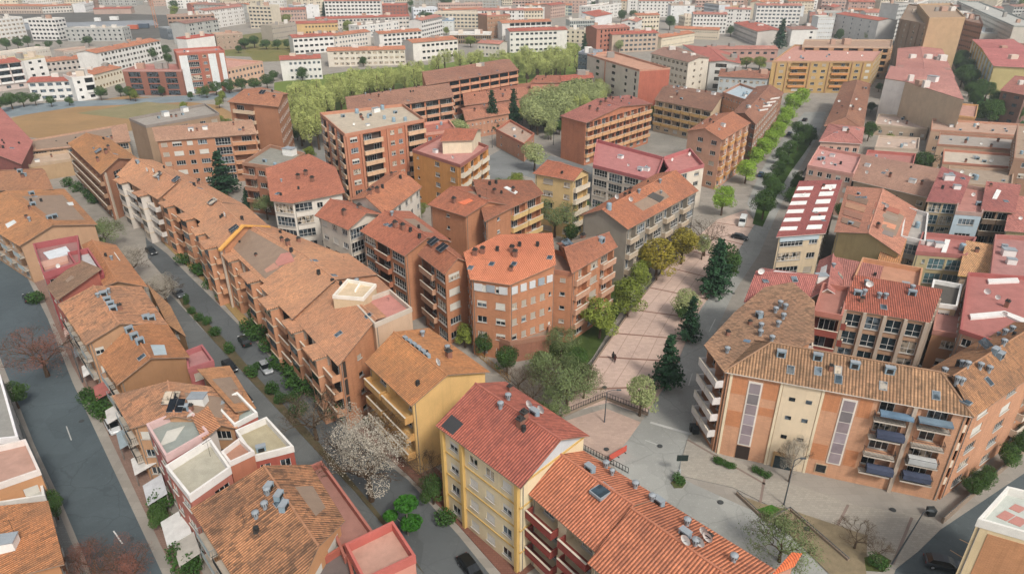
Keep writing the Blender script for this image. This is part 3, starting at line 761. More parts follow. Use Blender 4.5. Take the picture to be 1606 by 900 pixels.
# ---------------------------------------------------------------- cars
def car_parts(paint_hex,body='hatch'):
    k=('car',paint_hex,body)
    if k in MESHC: return MESHC[k]
    pm=paint(paint_hex,.28,.1); gm=paint('#12171b',.1,0.); dk=plain('#1a1a1a',.7,.1)
    L=4.4 if body!='van' else 5.4; w=1.78
    if body=='van': low=[(-2.7,.35),(-2.7,1.2),(-2.62,2.3),(1.2,2.35),(1.9,1.35),(2.65,1.05),(2.7,.4)]; cab=None
    m=MB()
    if body!='van':
        prof=[(-2.2,.35,.8),(-2.2,.75,.86),(-2.05,.95,.84),(-1.2,.98,.85),(1.0,.95,.86),(1.9,.8,.83),(2.18,.6,.78),(2.2,.35,.76)]
        # sections across x: (x, ztop, half width)
        secs=[(-2.2,.62,.72),(-2.12,.92,.8),(-1.4,.98,.87),(-.2,.96,.89),(.9,.95,.88),(1.6,.86,.85),(2.05,.7,.78),(2.2,.5,.66)]
    else: secs=[(-2.6,2.1,.86),(-2.5,2.25,.9),(0.,2.3,.92),(1.1,2.2,.9),(1.7,1.25,.9),(2.4,1.05,.86),(2.65,.7,.78)]
    rings=[]
    for x,zt,hw in secs:
        rings.append([(x,-hw*.94,.28),(x,-hw,.5),(x,-hw,zt-.16 if zt<1.2 else 1.1),(x,-hw*.86,zt),(x,hw*.86,zt),(x,hw,zt-.16 if zt<1.2 else 1.1),(x,hw,.5),(x,hw*.94,.28)])
    for i in range(len(rings)-1):
        for j in range(8): m.poly([rings[i][j],rings[i+1][j],rings[i+1][(j+1)%8],rings[i][(j+1)%8]],pm)
    m.poly(list(reversed(rings[0])),pm); m.poly(rings[-1],pm)
    g=MB(); r=MB()
    if body!='van':
        cb=[(-1.95,.93,.74),(-1.45,1.38,.62),(-.3,1.45,.64),(.35,1.4,.63),(1.15,.93,.76)]
        gr=[[(x,-hw,z),(x,hw,z)] for x,z,hw in cb]
        base=[[(x,-.8,.93),(x,.8,.93)] for x,z,hw in cb]
        for i in range(4):
            mat=gm if i in(0,3) else pm
            (g if i in(0,3) else r).poly([gr[i][0],gr[i+1][0],gr[i+1][1],gr[i][1]],mat)
            g.poly([base[i][0],base[i+1][0],gr[i+1][0],gr[i][0]],gm); g.poly([base[i+1][1],base[i][1],gr[i][1],gr[i+1][1]],gm)
    else:
        g.poly([(1.13,-.7,2.15),(1.68,-.78,1.3),(1.68,.78,1.3),(1.13,.7,2.15)],gm)
        for s in(-1,1): g.poly([(.1,s*.935,1.3),(1.35,s*.93,1.3),(1.0,s*.915,2.0),(.1,s*.935,2.0)],gm)
    wh=MB(); n=12
    for yy in (-.1,.1): pass
    ring=[[(math.cos(math.tau*i/n)*.32,y,math.sin(math.tau*i/n)*.32) for i in range(n)] for y in(-.1,.1)]
    for i in range(n): wh.poly([ring[0][i],ring[0][(i+1)%n],ring[1][(i+1)%n],ring[1][i]],dk)
    for y,s in((-.1,-1),(.1,1)):
        wh.poly(ring[0] if s<0 else list(reversed(ring[1])),dk); hb=[(math.cos(math.tau*i/n)*.19,y*1.05,math.sin(math.tau*i/n)*.19) for i in range(n)]; wh.poly(hb if s<0 else list(reversed(hb)),plain('#9a9ea2',.4,.1))
    hl=MB(); hl.box((0,0,0),(.12,.34,.14),plain('#d9dde0',.2,.05)); tl=MB(); tl.box((0,0,0),(.08,.28,.16),plain('#7a1512',.3,.1))
    MESHC[k]=(m.mesh('body'),g.mesh('windows'),r.mesh('roof_panel') if r.f else None,wh.mesh('wheel'),hl.mesh('headlight'),tl.mesh('tail_light'),L); return MESHC[k]
def car(px,py,head,label,hexc='#1c2125',body='hatch',group=None,name=None):
    "head: photo point the car's nose points to"
    x,y=P(px,py); a,b=P(*head); rz=math.atan2(b-y,a-x)
    bo,gl,ro,wh,hl,tl,L=car_parts(hexc,body)
    r=empty(name or ('parked_van' if body=='van' else 'parked_car'),(x,y,.02),label,'van' if body=='van' else 'car',group,rz)
    b_=put('body',bo,r); put('windows',gl,r)
    if ro: put('roof_panel',ro,r)
    wx=1.35 if body!='van' else 1.7
    for sx in(-1,1):
        for sy in(-1,1): put('wheel',wh,r,(sx*wx,sy*.8,.32))
    fx=2.14 if body!='van' else 2.6
    for sy in(-1,1): put('headlight',hl,b_,(fx-.02,sy*.55,.58)); put('tail_light',tl,b_,(-fx-.04,sy*.62,.68))
    return r

def verge(bl,px,py,hexc,w=.7):
    "coloured strip running up and over one gable end"
    t=Vector(P(px,py,bl.h+2.5)); a,r,c,z=min(bl.ends,key=lambda e:(e[1]-t).length); cen=bl.c; b=MB(); m=plain(hexc,.7,.15)
    for (p,zp,q,zq) in ((a,bl.h,r,z),(r,z,c,bl.h)):
        inw=(Vector((cen.x,cen.y))-r); d=(q-p).normalized(); n=Vector((-d.y,d.x)); n=n if n.dot(inw)>0 else -n
        o=[(p-n*.05,zp),(q-n*.05,zq),(q+n*w,zq),(p+n*w,zp)]
        top=[Vector((v.x,v.y,zz+.22)) for v,zz in o]; lo=[v-Vector((0,0,.4)) for v in top]
        if (top[1]-top[0]).cross(top[2]-top[1]).z<0: top.reverse(); lo.reverse()
        b.poly(top,m)
        for k in range(4): b.poly([lo[k],lo[(k+1)%4],top[(k+1)%4],top[k]],m)
    b.obj('verge_strip',bl.roofobj,(cen.x,cen.y,0))
# ================================================================ camera, light, sky
def setup():
    cam=bpy.data.cameras.new('camera'); o=bpy.data.objects.new('camera',cam); COL.objects.link(o); SC.camera=o
    cam.sensor_width=36; cam.lens=FPX/W_*36; cam.clip_end=6000; cam.clip_start=.5
    o.location=(0,0,CAMH); o.rotation_euler=(R(90)-PITCH,0,0)
    w=bpy.data.worlds.new('World'); SC.world=w; w.use_nodes=True; nt=w.node_tree; bg=nt.nodes['Background']
    sk=nt.nodes.new('ShaderNodeTexSky'); sk.sky_type='NISHITA'; sk.sun_disc=False; sk.sun_elevation=R(48); sk.sun_rotation=R(150); sk.air_density=1.; sk.dust_density=3.; sk.ozone_density=1.
    hs=nt.nodes.new('ShaderNodeHueSaturation'); hs.inputs['Saturation'].default_value=.22
    nt.links.new(sk.outputs[0],hs.inputs['Color']); nt.links.new(hs.outputs[0],bg.inputs[0]); bg.inputs[1].default_value=SKY
    l=bpy.data.lights.new('sun','SUN'); l.energy=SUN; l.angle=R(10); l.color=(1,.93,.82); lo=bpy.data.objects.new('sun',l); COL.objects.link(lo)
    az=R(150); el=R(48); d=Vector((math.sin(az)*math.cos(el),math.cos(az)*math.cos(el),math.sin(el)))
    lo.rotation_euler=d.to_track_quat('Z','Y').to_euler(); lo.location=d*200
    SC.view_settings.view_transform='Standard'; SC.view_settings.look='None'; SC.view_settings.exposure=0
    c=SC.cycles; c.use_denoising=True; c.max_bounces=4; c.diffuse_bounces=2; c.glossy_bounces=2; c.transparent_max_bounces=4; c.volume_bounces=0
    c.use_adaptive_sampling=True; c.adaptive_threshold=.03
SKY=.165; SUN=2.6
setup()
def haze():
    m=bpy.data.materials.new('haze'); m.use_nodes=True; t=m.node_tree; t.nodes.remove(t.nodes['Principled BSDF'])
    v=t.nodes.new('ShaderNodeVolumeScatter'); v.inputs['Density'].default_value=.00024; v.inputs['Color'].default_value=(.82,.93,1,1); v.inputs['Anisotropy'].default_value=.2
    t.links.new(v.outputs[0],t.nodes['Material Output'].inputs['Volume'])
    b=MB(); b.box((0,2400,-2),(7000,5600,130),m); tag(b.obj('haze'),kind='structure')
haze()
# ================================================================ ground
gm=paving('#99938a',1.4,.88)
b=MB(); S=3200; b.poly([(-S,-200,0),(S,-200,0),(S,5000,0),(-S,5000,0)],gm); tag(b.obj('ground'),kind='structure')
ASP='#4d5458'; 
ground('road',[(300,980),(255,900),(114,600),(75,500),(40,430),(0,385),(-80,300),(-200,330),(-100,430),(0,560),(54,697),(97,788),(131,869),(165,960)],asphalt('#566065'))
ribbon('pavement',[(285,920),(250,850),(212,770),(160,660),(112,570),(70,470),(40,420)],2.6,paving('#8d7468',.3),0,.12,side=-1)
ribbon('pavement',[(150,930),(112,850),(75,760),(40,680),(0,590),(-60,480)],2.4,paving('#7d7f7c',.4),0,.12,side=1)
ribbon('road_marking',[(192,852),(178,832)],.16,plain('#c8c8c4',.7,.2),0,.009)
ribbon('road_marking',[(112,690),(104,668)],.16,plain('#a8a8a4',.7,.2),0,.009)
# the lane with its planted middle
ground('road',[(228,372),(262,398),(300,436),(340,475),(410,545),(480,620),(560,690),(640,752),(720,840),(800,940),(690,940),(640,862),(590,800),(540,740),(480,672),(420,610),(350,530),(300,482),(262,440),(232,405)],asphalt('#5e6264'))
ground('cycle_path',[(255,452),(275,470),(335,535),(405,610),(480,690),(560,775),(665,900),(690,940),(630,940),(600,900),(520,800),(440,712),(370,640),(300,560),(262,500)],asphalt('#6a6d6d'),.008)
ground('planting_bed',[(268,445),(300,482),(350,530),(420,610),(480,672),(540,740),(590,800),(640,862),(665,900),(560,775),(480,690),(405,610),(335,535),(285,478)],grass('#6e5f4c','#4e5138',.8),.14,thick=1)
ribbon('pavement',[(235,360),(275,400),(330,452),(380,510),(440,565),(500,620)],1.8,paving('#a48a5c',.4),0,.12,side=1)
ribbon('pavement',[(560,675),(640,745),(720,825),(800,915)],4.,paving('#80594c',.35),0,.12,side=1)
ground('garden',[(300,405),(420,500),(520,590),(600,700),(690,690),(600,600),(420,440),(320,360)],grass('#42562e','#2c3d20'),.02)
# plaza, avenue, square
PV=paving('#c9b0a2',.55,.9)
ground('plaza',[(880,650),(905,610),(935,560),(985,490),(1040,425),(1090,375),(1125,345),(1170,330),(1185,350),(1160,390),(1128,440),(1090,500),(1062,570),(1040,610),(1012,652),(955,632)],PV,.12,thick=1)
ground('plaza',[(880,662),(950,640),(1005,662),(985,690),(958,722),(900,690)],paving('#b8a092',.4,.92),.02)
for a,b_ in (((905,612),(1042,606)),((938,560),(1066,568)),((962,523),(1078,533)),((990,486),(1092,500)),((1020,452),(1110,470)),((1048,420),(1128,440)),((1075,392),(1148,410)),((1100,368),(1165,384)),((1125,350),(1180,358))):
    ribbon('paving_band',[a,b_],.45,plain('#86604f',.9,.2),0,.126)
AV=asphalt('#9b9c98')
ground('road',[(1262,176),(1250,190),(1225,220),(1204,250),(1188,280),(1172,318),(1185,350),(1160,390),(1128,440),(1090,500),(1062,570),(1040,610),(1012,652),(985,690),(958,724),(990,770),(1100,850),(1250,940),(1420,940),(1300,880),(1180,800),(1090,760),(1062,745),(1078,690),(1092,640),(1105,585),(1118,530),(1150,460),(1190,400),(1212,350),(1235,300),(1262,250),(1285,210),(1296,176)],AV)
ground('planting_bed',[(1258,205),(1238,235),(1218,265),(1200,298),(1186,330),(1180,352),(1196,356),(1208,330),(1222,300),(1240,270),(1262,240),(1280,212)],grass('#4c6530','#33471f'),.14,thick=1)
ground('square',[(1078,690),(1092,668),(1130,712),(1200,745),(1340,792),(1460,812),(1475,830),(1440,865),(1405,892),(1330,870),(1240,810),(1150,765),(1062,745)],paving('#a39d92',.35,.85),.12,thick=1)
ground('sand_bed',[(1155,775),(1195,790),(1240,800),(1360,840),(1358,905),(1300,900),(1240,840),(1200,812)],grass('#988970','#7d725c',1.2),.13)
ground('lawn',[(1186,800),(1210,792),(1224,800),(1203,812)],grass('#4f7a2c','#33591d'),.16,thick=1)
ground('lawn',[(1355,875),(1378,868),(1398,880),(1385,898),(1358,896)],grass('#4c5c30','#5d5a38'),.16,thick=1)
ground('road',[(1475,830),(1606,742),(1700,700),(1760,800),(1560,960),(1380,960),(1405,892),(1440,865)],asphalt('#555d60'),.006)
ribbon('road_marking',[(1490,862),(1520,880)],.14,plain('#b08a5c',.8,.2),0,.012); ribbon('road_marking',[(1505,845),(1540,862)],.14,plain('#b08a5c',.8,.2),0,.012)
ribbon('road_marking',[(1020,662),(1090,682)],.5,plain('#a9aaa6',.8,.2),0,.009)
ribbon('road_marking',[(1012,690),(1040,700)],.14,plain('#a9aaa6',.8,.2),0,.009)
for a,b_ in (((1160,420),(1150,436)),((1122,500),(1112,520)),((1086,585),(1080,604)),((1236,262),(1228,275))): ribbon('road_marking',[a,b_],.14,plain('#b8b8b4',.7,.2),0,.009)
# courtyard roads beyond the middle blocks, fields
ground('road',[(745,258),(790,232),(850,240),(930,262),(960,282),(930,300),(870,290),(820,275),(770,300),(740,290)],asphalt('#7c7f7f'))
ground('road',[(965,395-80),(1000,300),(985,345),(940,330)],asphalt('#7c7f7f'),.006)
ground('car_park',[(985,215),(1060,205),(1090,225),(1070,240),(990,240)],asphalt('#8d8a83'),.006)
ground('road',[(395,215),(500,222),(520,250),(460,270),(420,240)],asphalt('#8a8a86'),.006)
ground('garden',[(640,560),(720,520),(860,560),(905,590),(930,560),(985,470),(1000,430),(960,420),(900,440),(870,520),(720,530),(600,560),(760,640),(830,680),(880,640)],grass('#4f6034','#37471f'),.03)
ground('field',[(0,190),(60,175),(200,150),(340,165),(380,185),(240,200),(100,222),(40,215)],grass('#b08e66','#8f7656',.05),.01)
ground('field',[(120,178),(230,160),(330,170),(210,188)],grass('#9c9070','#7c7a58',.08),.02)
ground('field',[(330,62),(420,50),(455,62),(420,90),(340,88)],grass('#6d7a48','#8a7a58',.05),.01)
ground('field',[(380,75),(480,62),(470,95),(400,98)],grass('#8a8052','#6c7040',.05),.014)
ground('railway_yard',[(-40,22),(120,20),(260,24),(300,50),(240,62),(60,66),(-60,60)],asphalt('#64625e'),.01)
ground('road',[(20,38),(240,32),(250,40),(20,48)],asphalt('#8f949a'),.016)
ground('road',[(-20,172),(90,160),(200,156),(300,150),(430,140),(430,146),(300,160),(120,168),(0,186),(-40,190)],asphalt('#7f8a90'),.016)
ground('garden',[(430,130),(560,110),(700,100),(900,60),(925,100),(860,150),(640,160),(470,200),(430,170)],grass('#7c8c48','#5f7038',.1),.02)
ground('garden',[(1490,90),(1512,90),(1540,150),(1606,190),(1606,210),(1530,170)],grass('#3c5a30','#2c4426',.1),.02)
# ================================================================ west row along the wide road
def roofbits(bl,**k):
    for kind,pts in k.items(): on(bl,kind,*pts)
O1=dict(tile=('#c0855c','#7a5c46'),wall='#b98b62')
a=B('terraced_house','wide clay tiled house with blue roof cowls along its ridge, nearest in the west row',[(432,1010),(541,816),(487,728),(298,797)],10,'gy','#c08a58',fac='*wW',rf=.62,rh=2.4,tile=('#b07850','#5f4634'),old=.7,fm={1:'*w.w',3:'*cr'},balc='#cfc6bc')
on(a,'vent',(402,812),(416,797),(420,775)); on(a,'acunit',(422,768),(438,781),(446,797))
b=B('roof_terrace_annex','pink walled roof terrace strip beside the nearest west row house',[(541,880),(585,838),(505,728),(482,738)],8.2,'f','#b7705f',fac='w.w',flat='#9c6a5c',par='#a8604f')
b=B('terraced_house','pink flat roofed house with raised red rimmed parapet by the lane',[(572,918),(652,880),(617,826),(543,862)],9.5,'f','#c98672',fac='w.',flat='#b98a76',par='#b8574a',parh=1.2)
c=B('terraced_house','low ochre house with curved red parapet below the nearest west roof',[(420,1040),(560,925),(543,858),(470,905)],8.,'f','#a96f3e',fac='w.w',flat='#6a5f5c',par='#a5523d',parh=1.)
a=B('flat_roofed_house','pale flat roofed house with white parapet, next to the big tiled west roof',[(299,785),(363,740),(331,694),(262,738)],10.4,'f','#b46a58',fac='wW',flat='#a7a18e',par='#d4cfca',parh=1.1); on(a,'aerial',(330,715))
a=B('flat_roofed_house','grey flat roofed house with white stains and red parapet beside the wide road',[(262,722),(328,684),(296,645),(232,672)],10.6,'f','#a85d55',fac='wW',flat='#8e958e',par='#c9a4a0',parh=1.1)
patch(a,[(250,700),(275,690),(290,668),(262,676)],'#c2bfb4'); on(a,'dish',(300,660))
a=B('flat_roofed_house','beige flat roofed house with white parapet facing the lane',[(398,722),(461,706),(419,660),(371,681)],9.8,'f','#a8503f',fac='ww',flat='#a49878',par='#d2cdc6',parh=1.); on(a,'acunit',(410,706))
a=B('flat_roofed_house','small glass roofed house with white frame beside the lane, near parked cars',[(368,670),(404,651),(373,619),(337,637)],9.6,'f','#b5604e',fac='ww',flat='#98a39c',par='#d9d6d0',parh=.8); patch(a,[(360,655),(385,645),(375,630),(352,640)],'#c5cac4'); on(a,'acunit',(346,640))
a=B('stair_house','small brown roofed stair house with white rim among the flat roofs',[(361,729),(399,711),(377,690),(348,712)],11.2,'f','#b0694a',fac=None,flat='#a9775e',par='#cfc6c0',parh=.7)
a=B('stair_house','small white rimmed rooftop stair house beside the grey stained roof',[(318,690),(346,668),(328,645),(303,664)],11.,'sA','#c9beb4',fac=None,rh=1.,tile=('#b57a50','#7a5540'))
a=B('terraced_house','tiled west row house with black solar panels, behind the grey stained roof',[(204,672),(372,672),(381,612),(175,620)],9.6,'gy',**O1,fac='*w.W',rf=.45,rh=2.2,old=.7,fm={3:'*cr'})
B('terraced_house','tiled house wing with pale tile, between solar panels and lane cars',[(372,660),(402,640),(360,573),(312,592)],9.2,'sB','#a87f58',rh=1.6,tile=('#bb8152','#7a5a40'),fac='w.w')
on(a,'solar',(270,628),(278,640)); on(a,'chimney',(258,594),(268,594)); on(a,'box',(312,632)); on(a,'acunit',(290,642))
a=B('terraced_house','tiled west row house with brown gable wall and big roof window',[(183,604),(298,560),(259,502),(152,562)],10.4,'gy','#9a6f47',rf=.5,rh=2.3,fac='*wW',fm={0:None,3:'*cr'},tile=('#b37648','#6e5038'))
on(a,'acunit',(196,508),(203,519),(211,529),(220,537)); patch(a,[(236,541),(258,541),(262,556),(242,557)],'#9fb0b8')
b=B('roof_terrace_annex','pink roof terrace with red rim beside the brown gable wall',[(296,583),(336,570),(318,545),(292,555)],8.8,'f','#a95c58',fac='w.',flat='#a8706e',par='#a5585a')
a=B('terraced_house','tiled west row house with a row of blue tanks on its ridge',[(134,541),(262,508),(222,449),(91,477)],10.6,'gy',**O1,rf=.45,rh=2.2,fac='*wW',old=.7,fm={3:'*rc'})
on(a,'acunit',(163,463),(169,472),(174,479),(178,486),(230,500),(238,501)); patch(a,[(240,484),(266,484),(272,501),(250,499)],'#a9b3ac')
a=B('terraced_house','tiled west row house with pale glass sheets along its eave',[(262,508),(292,528),(268,484),(232,450)],9.,'sA','#b08a60',rh=.8,fac='w.',tile=('#a87a50','#6a5040'))
a=B('terraced_house','grey brown tiled house with red edge, south of the maroon terraces',[(89,471),(163,433),(128,418),(72,449)],11.2,'sD','#b0604e',rh=1.6,tile=('#8f7058','#5d4a3c'),fac='wW')
a=B('terraced_house','maroon walled house with white corrugated sheets on its sunken roof terrace',[(70,436),(128,418),(124,376),(54,389)],11.8,'f','#9a4548',fac='wW',flat='#9a6a66',par='#a04a4e',parh=1.3)
patch(a,[(68,398),(104,388),(112,398),(78,409)],'#c5cbd0',.3); patch(a,[(70,424),(108,412),(106,404),(64,414)],'#c2907a',.5)
a=B('terraced_house','small maroon house with white sloped canopy, right of the sunken terrace',[(128,432),(163,430),(140,395),(108,402)],11.4,'f','#9a4548',fac='w',flat='#b9b9bb',par='#a54b4e',parh=1.2)
a=B('terraced_house','tiled house with white roof sheets stepping down to the blossom trees',[(163,450),(232,450),(182,384),(128,384)],10.2,'gy','#b48a62',rh=1.2,rf=.35,fac='w.w',tile=('#b87a4c','#7a5a42'))
patch(a,[(163,433),(211,433),(214,449),(168,450)],'#c5c6c2'); patch(a,[(140,396),(180,396),(189,409),(145,410)],'#bdbeb9'); patch(a,[(132,384),(167,375),(178,388),(141,394)],'#cfcfcc')
a=B('terraced_house','broad tiled house with plain tan gable wall in the west row',[(30,386),(153,352),(101,296),(-62,330)],9.5,'gy','#b88f6b',rf=.45,rh=2.6,fac='*wW',fm={0:None,3:'*wc'},tile=('#b57b4c','#75583e'),balc='#a86a5a')
on(a,'acunit',(50,305),(52,322),(86,341),(78,343)); patch(a,[(98,319),(114,317),(116,322),(103,323)],'#c5c9c8'); patch(a,[(8,352),(22,345),(26,349),(12,358)],'#c5c9c8')
a=B('terraced_house','brown tiled house with white roof hatch, far left behind the tan gable house',[(-60,300),(84,297),(66,264),(-90,270)],10.5,'gx','#9c7558',rh=2.2,fac='*w.',tile=('#a5714e','#6d5240'))
on(a,'acunit',(25,262),(32,270),(38,276)); on(a,'box',(78,272))
a=B('warehouse','dark red barn like hall with long pink roof on the left edge',[(-60,240),(34,258),(52,222),(0,180)],9.,'gy','#8c5048',rh=4.,rf=.1,fac=None,tile=('#b06a62','#8a5048'))
a=B('row_house','long low house with ribbed tiled roof and glazed red veranda behind the west row',[(45,238),(205,222),(200,200),(38,228)],6.5,'sA','#b4906a',rh=1.5,fac='*g.',fm={0:'*gg'},tile=('#b98c70','#8a6a56'),fl=3.2)
# bottom left corner
a=B('terraced_house','orange tiled house with white skylight in the bottom left corner',[(-60,925),(106,896),(80,796),(-70,800)],6.8,'sD','#b07848',rh=1.2,fac='*w',tile=('#bb7a48','#7a5538'),old=.6)
on(a,'box',(12,858))
a=B('terraced_house','salmon and ochre terrace house with white rim above the wide road',[(-50,782),(64,742),(42,694),(-60,718)],7.5,'f','#c28a58',fac='w.w',flat='#b08674',par='#d0c4bc'); 
a=B('terraced_house','narrow grey roofed house with white edge on the far side of the wide road',[(-60,700),(30,690),(2,592),(-80,590)],7.2,'f','#c9c4c0',fac='w.w',flat='#8c8a84',par='#d9d6d6')
B('garden_shed','grey flat garage roof below the salmon terrace house',[(-40,800),(72,782),(66,752),(-40,770)],5.,'f','#b9b0a4',fac='w',flat='#a9a79e',par='#c9c6c0')
# ================================================================ middle row along the lane
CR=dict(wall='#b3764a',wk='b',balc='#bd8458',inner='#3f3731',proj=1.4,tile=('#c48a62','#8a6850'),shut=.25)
a=B('apartment_house','middle row block with pink roof terrace and white rooftop pavilion at its south end',[(452,490),(530,574),(648,487),(590,432)],13,'gx',**CR,rh=3.2,fac='*|B|b',fm={1:'.s-..'},rf=.5)
on(a,'vent',(560,445)); on(a,'pot',(522,444),(487,432)); on(a,'acunit',(467,421),(490,440)); on(a,'skylight',(578,495)); on(a,'dish',(594,500)); on(a,'tank',(465,413))
MIDB=B('apartment_house','middle row block with slightly higher roof just north of the white rooftop pavilion',[(407,449),(458,500),(592,430),(546,397)],13.6,'gx',**CR,rh=3.1,fac='|B|b|',fm={1:None},rf=.5); on(MIDB,'pot',(500,430))
PEN=B('rooftop_pavilion','white rooftop pavilion with pergola slats on the middle row',[(522,466),(570,470),(590,448),(545,440)],17.2,'f','#cbb08a',fac=None,flat='#c9b08c',par='#dcd4c6',parh=.6)
for k in range(8): patch(PEN,[(556+k*3.4,458-k*.6),(558+k*3.4,458-k*.6),(566+k*3.1,446-k*.2),(564+k*3.1,446-k*.2)],'#e6e2da',.35,'pergola_slat')
TP=B('roof_terrace_annex','pink roof terrace with cream parapet at the end of the middle row',[(588,512),(646,487),(612,458),(556,478)],15.6,'f','#c2a183',fac=None,flat='#b9766a',par='#b9ab9b',parh=.8)
a=B('apartment_house','middle row block with sunken pink terrace and one stepped gable',[(356,388),(421,451),(549,403),(420,352)],12.6,'gx',**CR,rh=3.,fac='|b|wB|',fm={1:None})
patch(a,[(402,409),(420,404),(438,420),(418,428)],'#b87f66',.12); patch(a,[(425,402),(455,396),(462,410),(436,418)],'#b97466',.12); on(a,'pot',(457,395),(503,412)); on(a,'chimney',(452,385))
a=B('apartment_house','middle row block edged by a bright yellow strip',[(310,352),(346,393),(424,356),(385,322)],13.8,'gx',**CR,rh=2.8,fac='|B|sB|',fm={1:'.'})
verge(a,390,359,'#d99a26')
on(a,'solar',(368,362)); on(a,'pot',(380,345)); on(a,'dish',(355,342))
a=B('apartment_house','middle row block with two solar panels near its ridge',[(254,310),(317,349),(386,322),(318,286)],13.0,'gx',**CR,rh=2.8,fac='|B|wb|',fm={1:None})
on(a,'solar',(334,319),(340,330),(352,328)); on(a,'pot',(305,292))
a=B('apartment_house','middle row block with three black panels and white rounded balconies',[(182,274),(247,313),(320,286),(240,251)],13.2,'gx',wall='#b98a68',wk='s',balc='#cfc8c0',proj=1.2,tile=CR['tile'],rh=2.6,fac='*bb',fm={1:'.'})
on(a,'solar',(248,277),(277,284)); on(a,'dish',(233,271),(243,272)); on(a,'acunit',(216,256))
a=B('apartment_house','corner block with dark red wall and cream pillar ending the middle row',[(106,225),(158,274),(218,250),(170,216)],13.6,'gx',wall='#9f6a4a',wk='b',balc='#9c7656',tile=('#b57a48','#6f563c'),rh=2.4,fac='*b',fm={1:'|g|'},proj=1.)
on(a,'solar',(155,239)); on(a,'chimney',(167,241)); patch(a,[(110,230),(118,240),(148,221),(140,215)],'#b9c2bc',.2)
# ================================================================ yellow, cream and orange roofed fronts
a=B('apartment_house','yellow house with blank side wall and curved balconies above the lane',[(572,568),(645,637),(769,583),(673,514)],13,'gx','#d9ad62',rh=2.6,rf=.45,fac='bB',fm={1:None},proj=1.3,balc='#c9964a',tile=('#bd7c46','#7c5a3c'),shut=.2)
on(a,'vent',(663,527),(702,550)); on(a,'chimney',(704,560)); on(a,'dish',(690,575)); 
for p in ((636,533),(643,538),(650,543),(657,548),(664,554),(671,560)): on(a,'acunit',p,sc=.7)
N1=B('apartment_house','cream house under a pink ribbed roof with chimney cluster',[(683,667),(817,766),(925,683),(793,598)],14.5,'gx','#d8c69c',rh=2.8,rf=.55,fac='|w|www|',fm={1:None},tile=('#b0604c','#7a4238'),gab='#b9c0c4',band='#c9a24e',shut=.55,old=.45,kk=.38)
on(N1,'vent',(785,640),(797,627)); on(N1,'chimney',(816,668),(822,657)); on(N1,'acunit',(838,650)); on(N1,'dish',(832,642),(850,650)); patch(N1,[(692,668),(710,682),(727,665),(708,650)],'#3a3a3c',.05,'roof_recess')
N2=B('apartment_house','long house with bright orange ribbed roof, pot chimneys and blue skylight, bottom centre',[(826,772),(934,866),(1035,780),(907,701)],12,'gx','#c9b694',rh=2.4,rf=.55,fac='B.B',fm={1:None},tile=('#c1734f','#84503a'),balc='#8c3a30',proj=1.2,old=.4,kk=.38,shut=.2)
on(N2,'skylight',(944,770),sc=1.8); on(N2,'vent',(950,733),(996,765)); on(N2,'acunit',(925,738))
N2b=B('apartment_house','second orange roofed house at the bottom edge, with satellite dishes on its roof',[(921,882),(1085,1025),(1217,893),(1035,780)],12,'gx','#c9b694',rh=2.6,rf=.55,fac='*bB',tile=('#bb704c','#7a4834'),old=.45,kk=.38,proj=1.,fm={1:None})
on(N2b,'vent',(1022,785),(1077,823),(1090,855),(1150,880)); on(N2b,'acunit',(1020,782),(1033,790),(1074,840)); on(N2b,'dish',(1105,842),(1110,850),(1098,858),(1076,855))
B('garden_shed','small bright orange roof at the bottom edge beside the leafless tree',[(1206,905),(1246,888),(1256,875),(1240,873)],6.,'sA','#c08870',rh=.8,fac=None,tile=('#d9682e','#a04a24'),det=1)
# ================================================================ central brick group
BR=dict(wall='#b17349',wk='b')
OC=B('apartment_house','central brick block with bright orange roof and rounded front',[(737,438),(800,447),(872,424),(866,384),(782,384),(727,404)],16,'p',**BR,rh=2.6,tile=('#cc7a54','#9a5434'),old=.3,fac='*ww',fm={1:'wwvvs'},shut=.6,ov=.4,det=2)
on(OC,'chimney',(745,400),(757,397),(803,395),(808,402)); on(OC,'pot',(780,393),(815,386),(843,386)); on(OC,'skylight',(771,414),(806,414),(738,420),(862,404))
B('apartment_house','brick wing with bay balconies left of the bright orange roof',[(655,399),(697,431),(740,413),(700,382)],15.5,'gx',**BR,rh=2.2,fac='Bg',tile=('#aa6848','#73493a'),balc='#b98a68',inner='#8a5a42',proj=.8,fm={1:'W.'}); on(ALL[-1],'solar',(680,382),(694,392))
RW=B('apartment_house','brick wing with angled balconies right of the bright orange roof',[(897,429),(969,387),(941,371),(872,381)],15.5,'gx',**BR,rh=2.,fac='bWb',tile=('#a5674a','#70493a'),balc='#b98868',proj=.8); on(RW,'chimney',(914,376)); on(RW,'acunit',(944,379)); on(RW,'solar',(890,385))
B('brick_infill_block','narrow brick block joining the orange roof to its right wing',[(868,428),(898,432),(900,405),(868,395)],14.6,'f',**BR,fac='s',flat='#8d6a58',par='#a5684a')
B('garden_wall_house','low curved brick terrace with orange awning at the foot of the orange roofed block',[(742,520),(800,540),(862,530),(862,505),(800,500),(745,500)],4.,'f',wall='#8f5c44',wk='b',fac=None,flat='#8f7a68',par='#9a6a50',det=2)
a=B('apartment_house','square brick block with dark balconies, left of the orange roofed group',[(564,362),(634,402),(708,378),(643,331)],15,'gx',**BR,rh=2.4,fac='gbg',fm={1:None},tile=('#b0684c','#78493a'),inner='#5a4034',balc='#a3623f'); on(a,'chimney',(620,356),(632,360)); on(a,'vent',(615,338),(654,338)); on(a,'pot',(644,363),(658,373)); on(a,'skylight',(607,352))
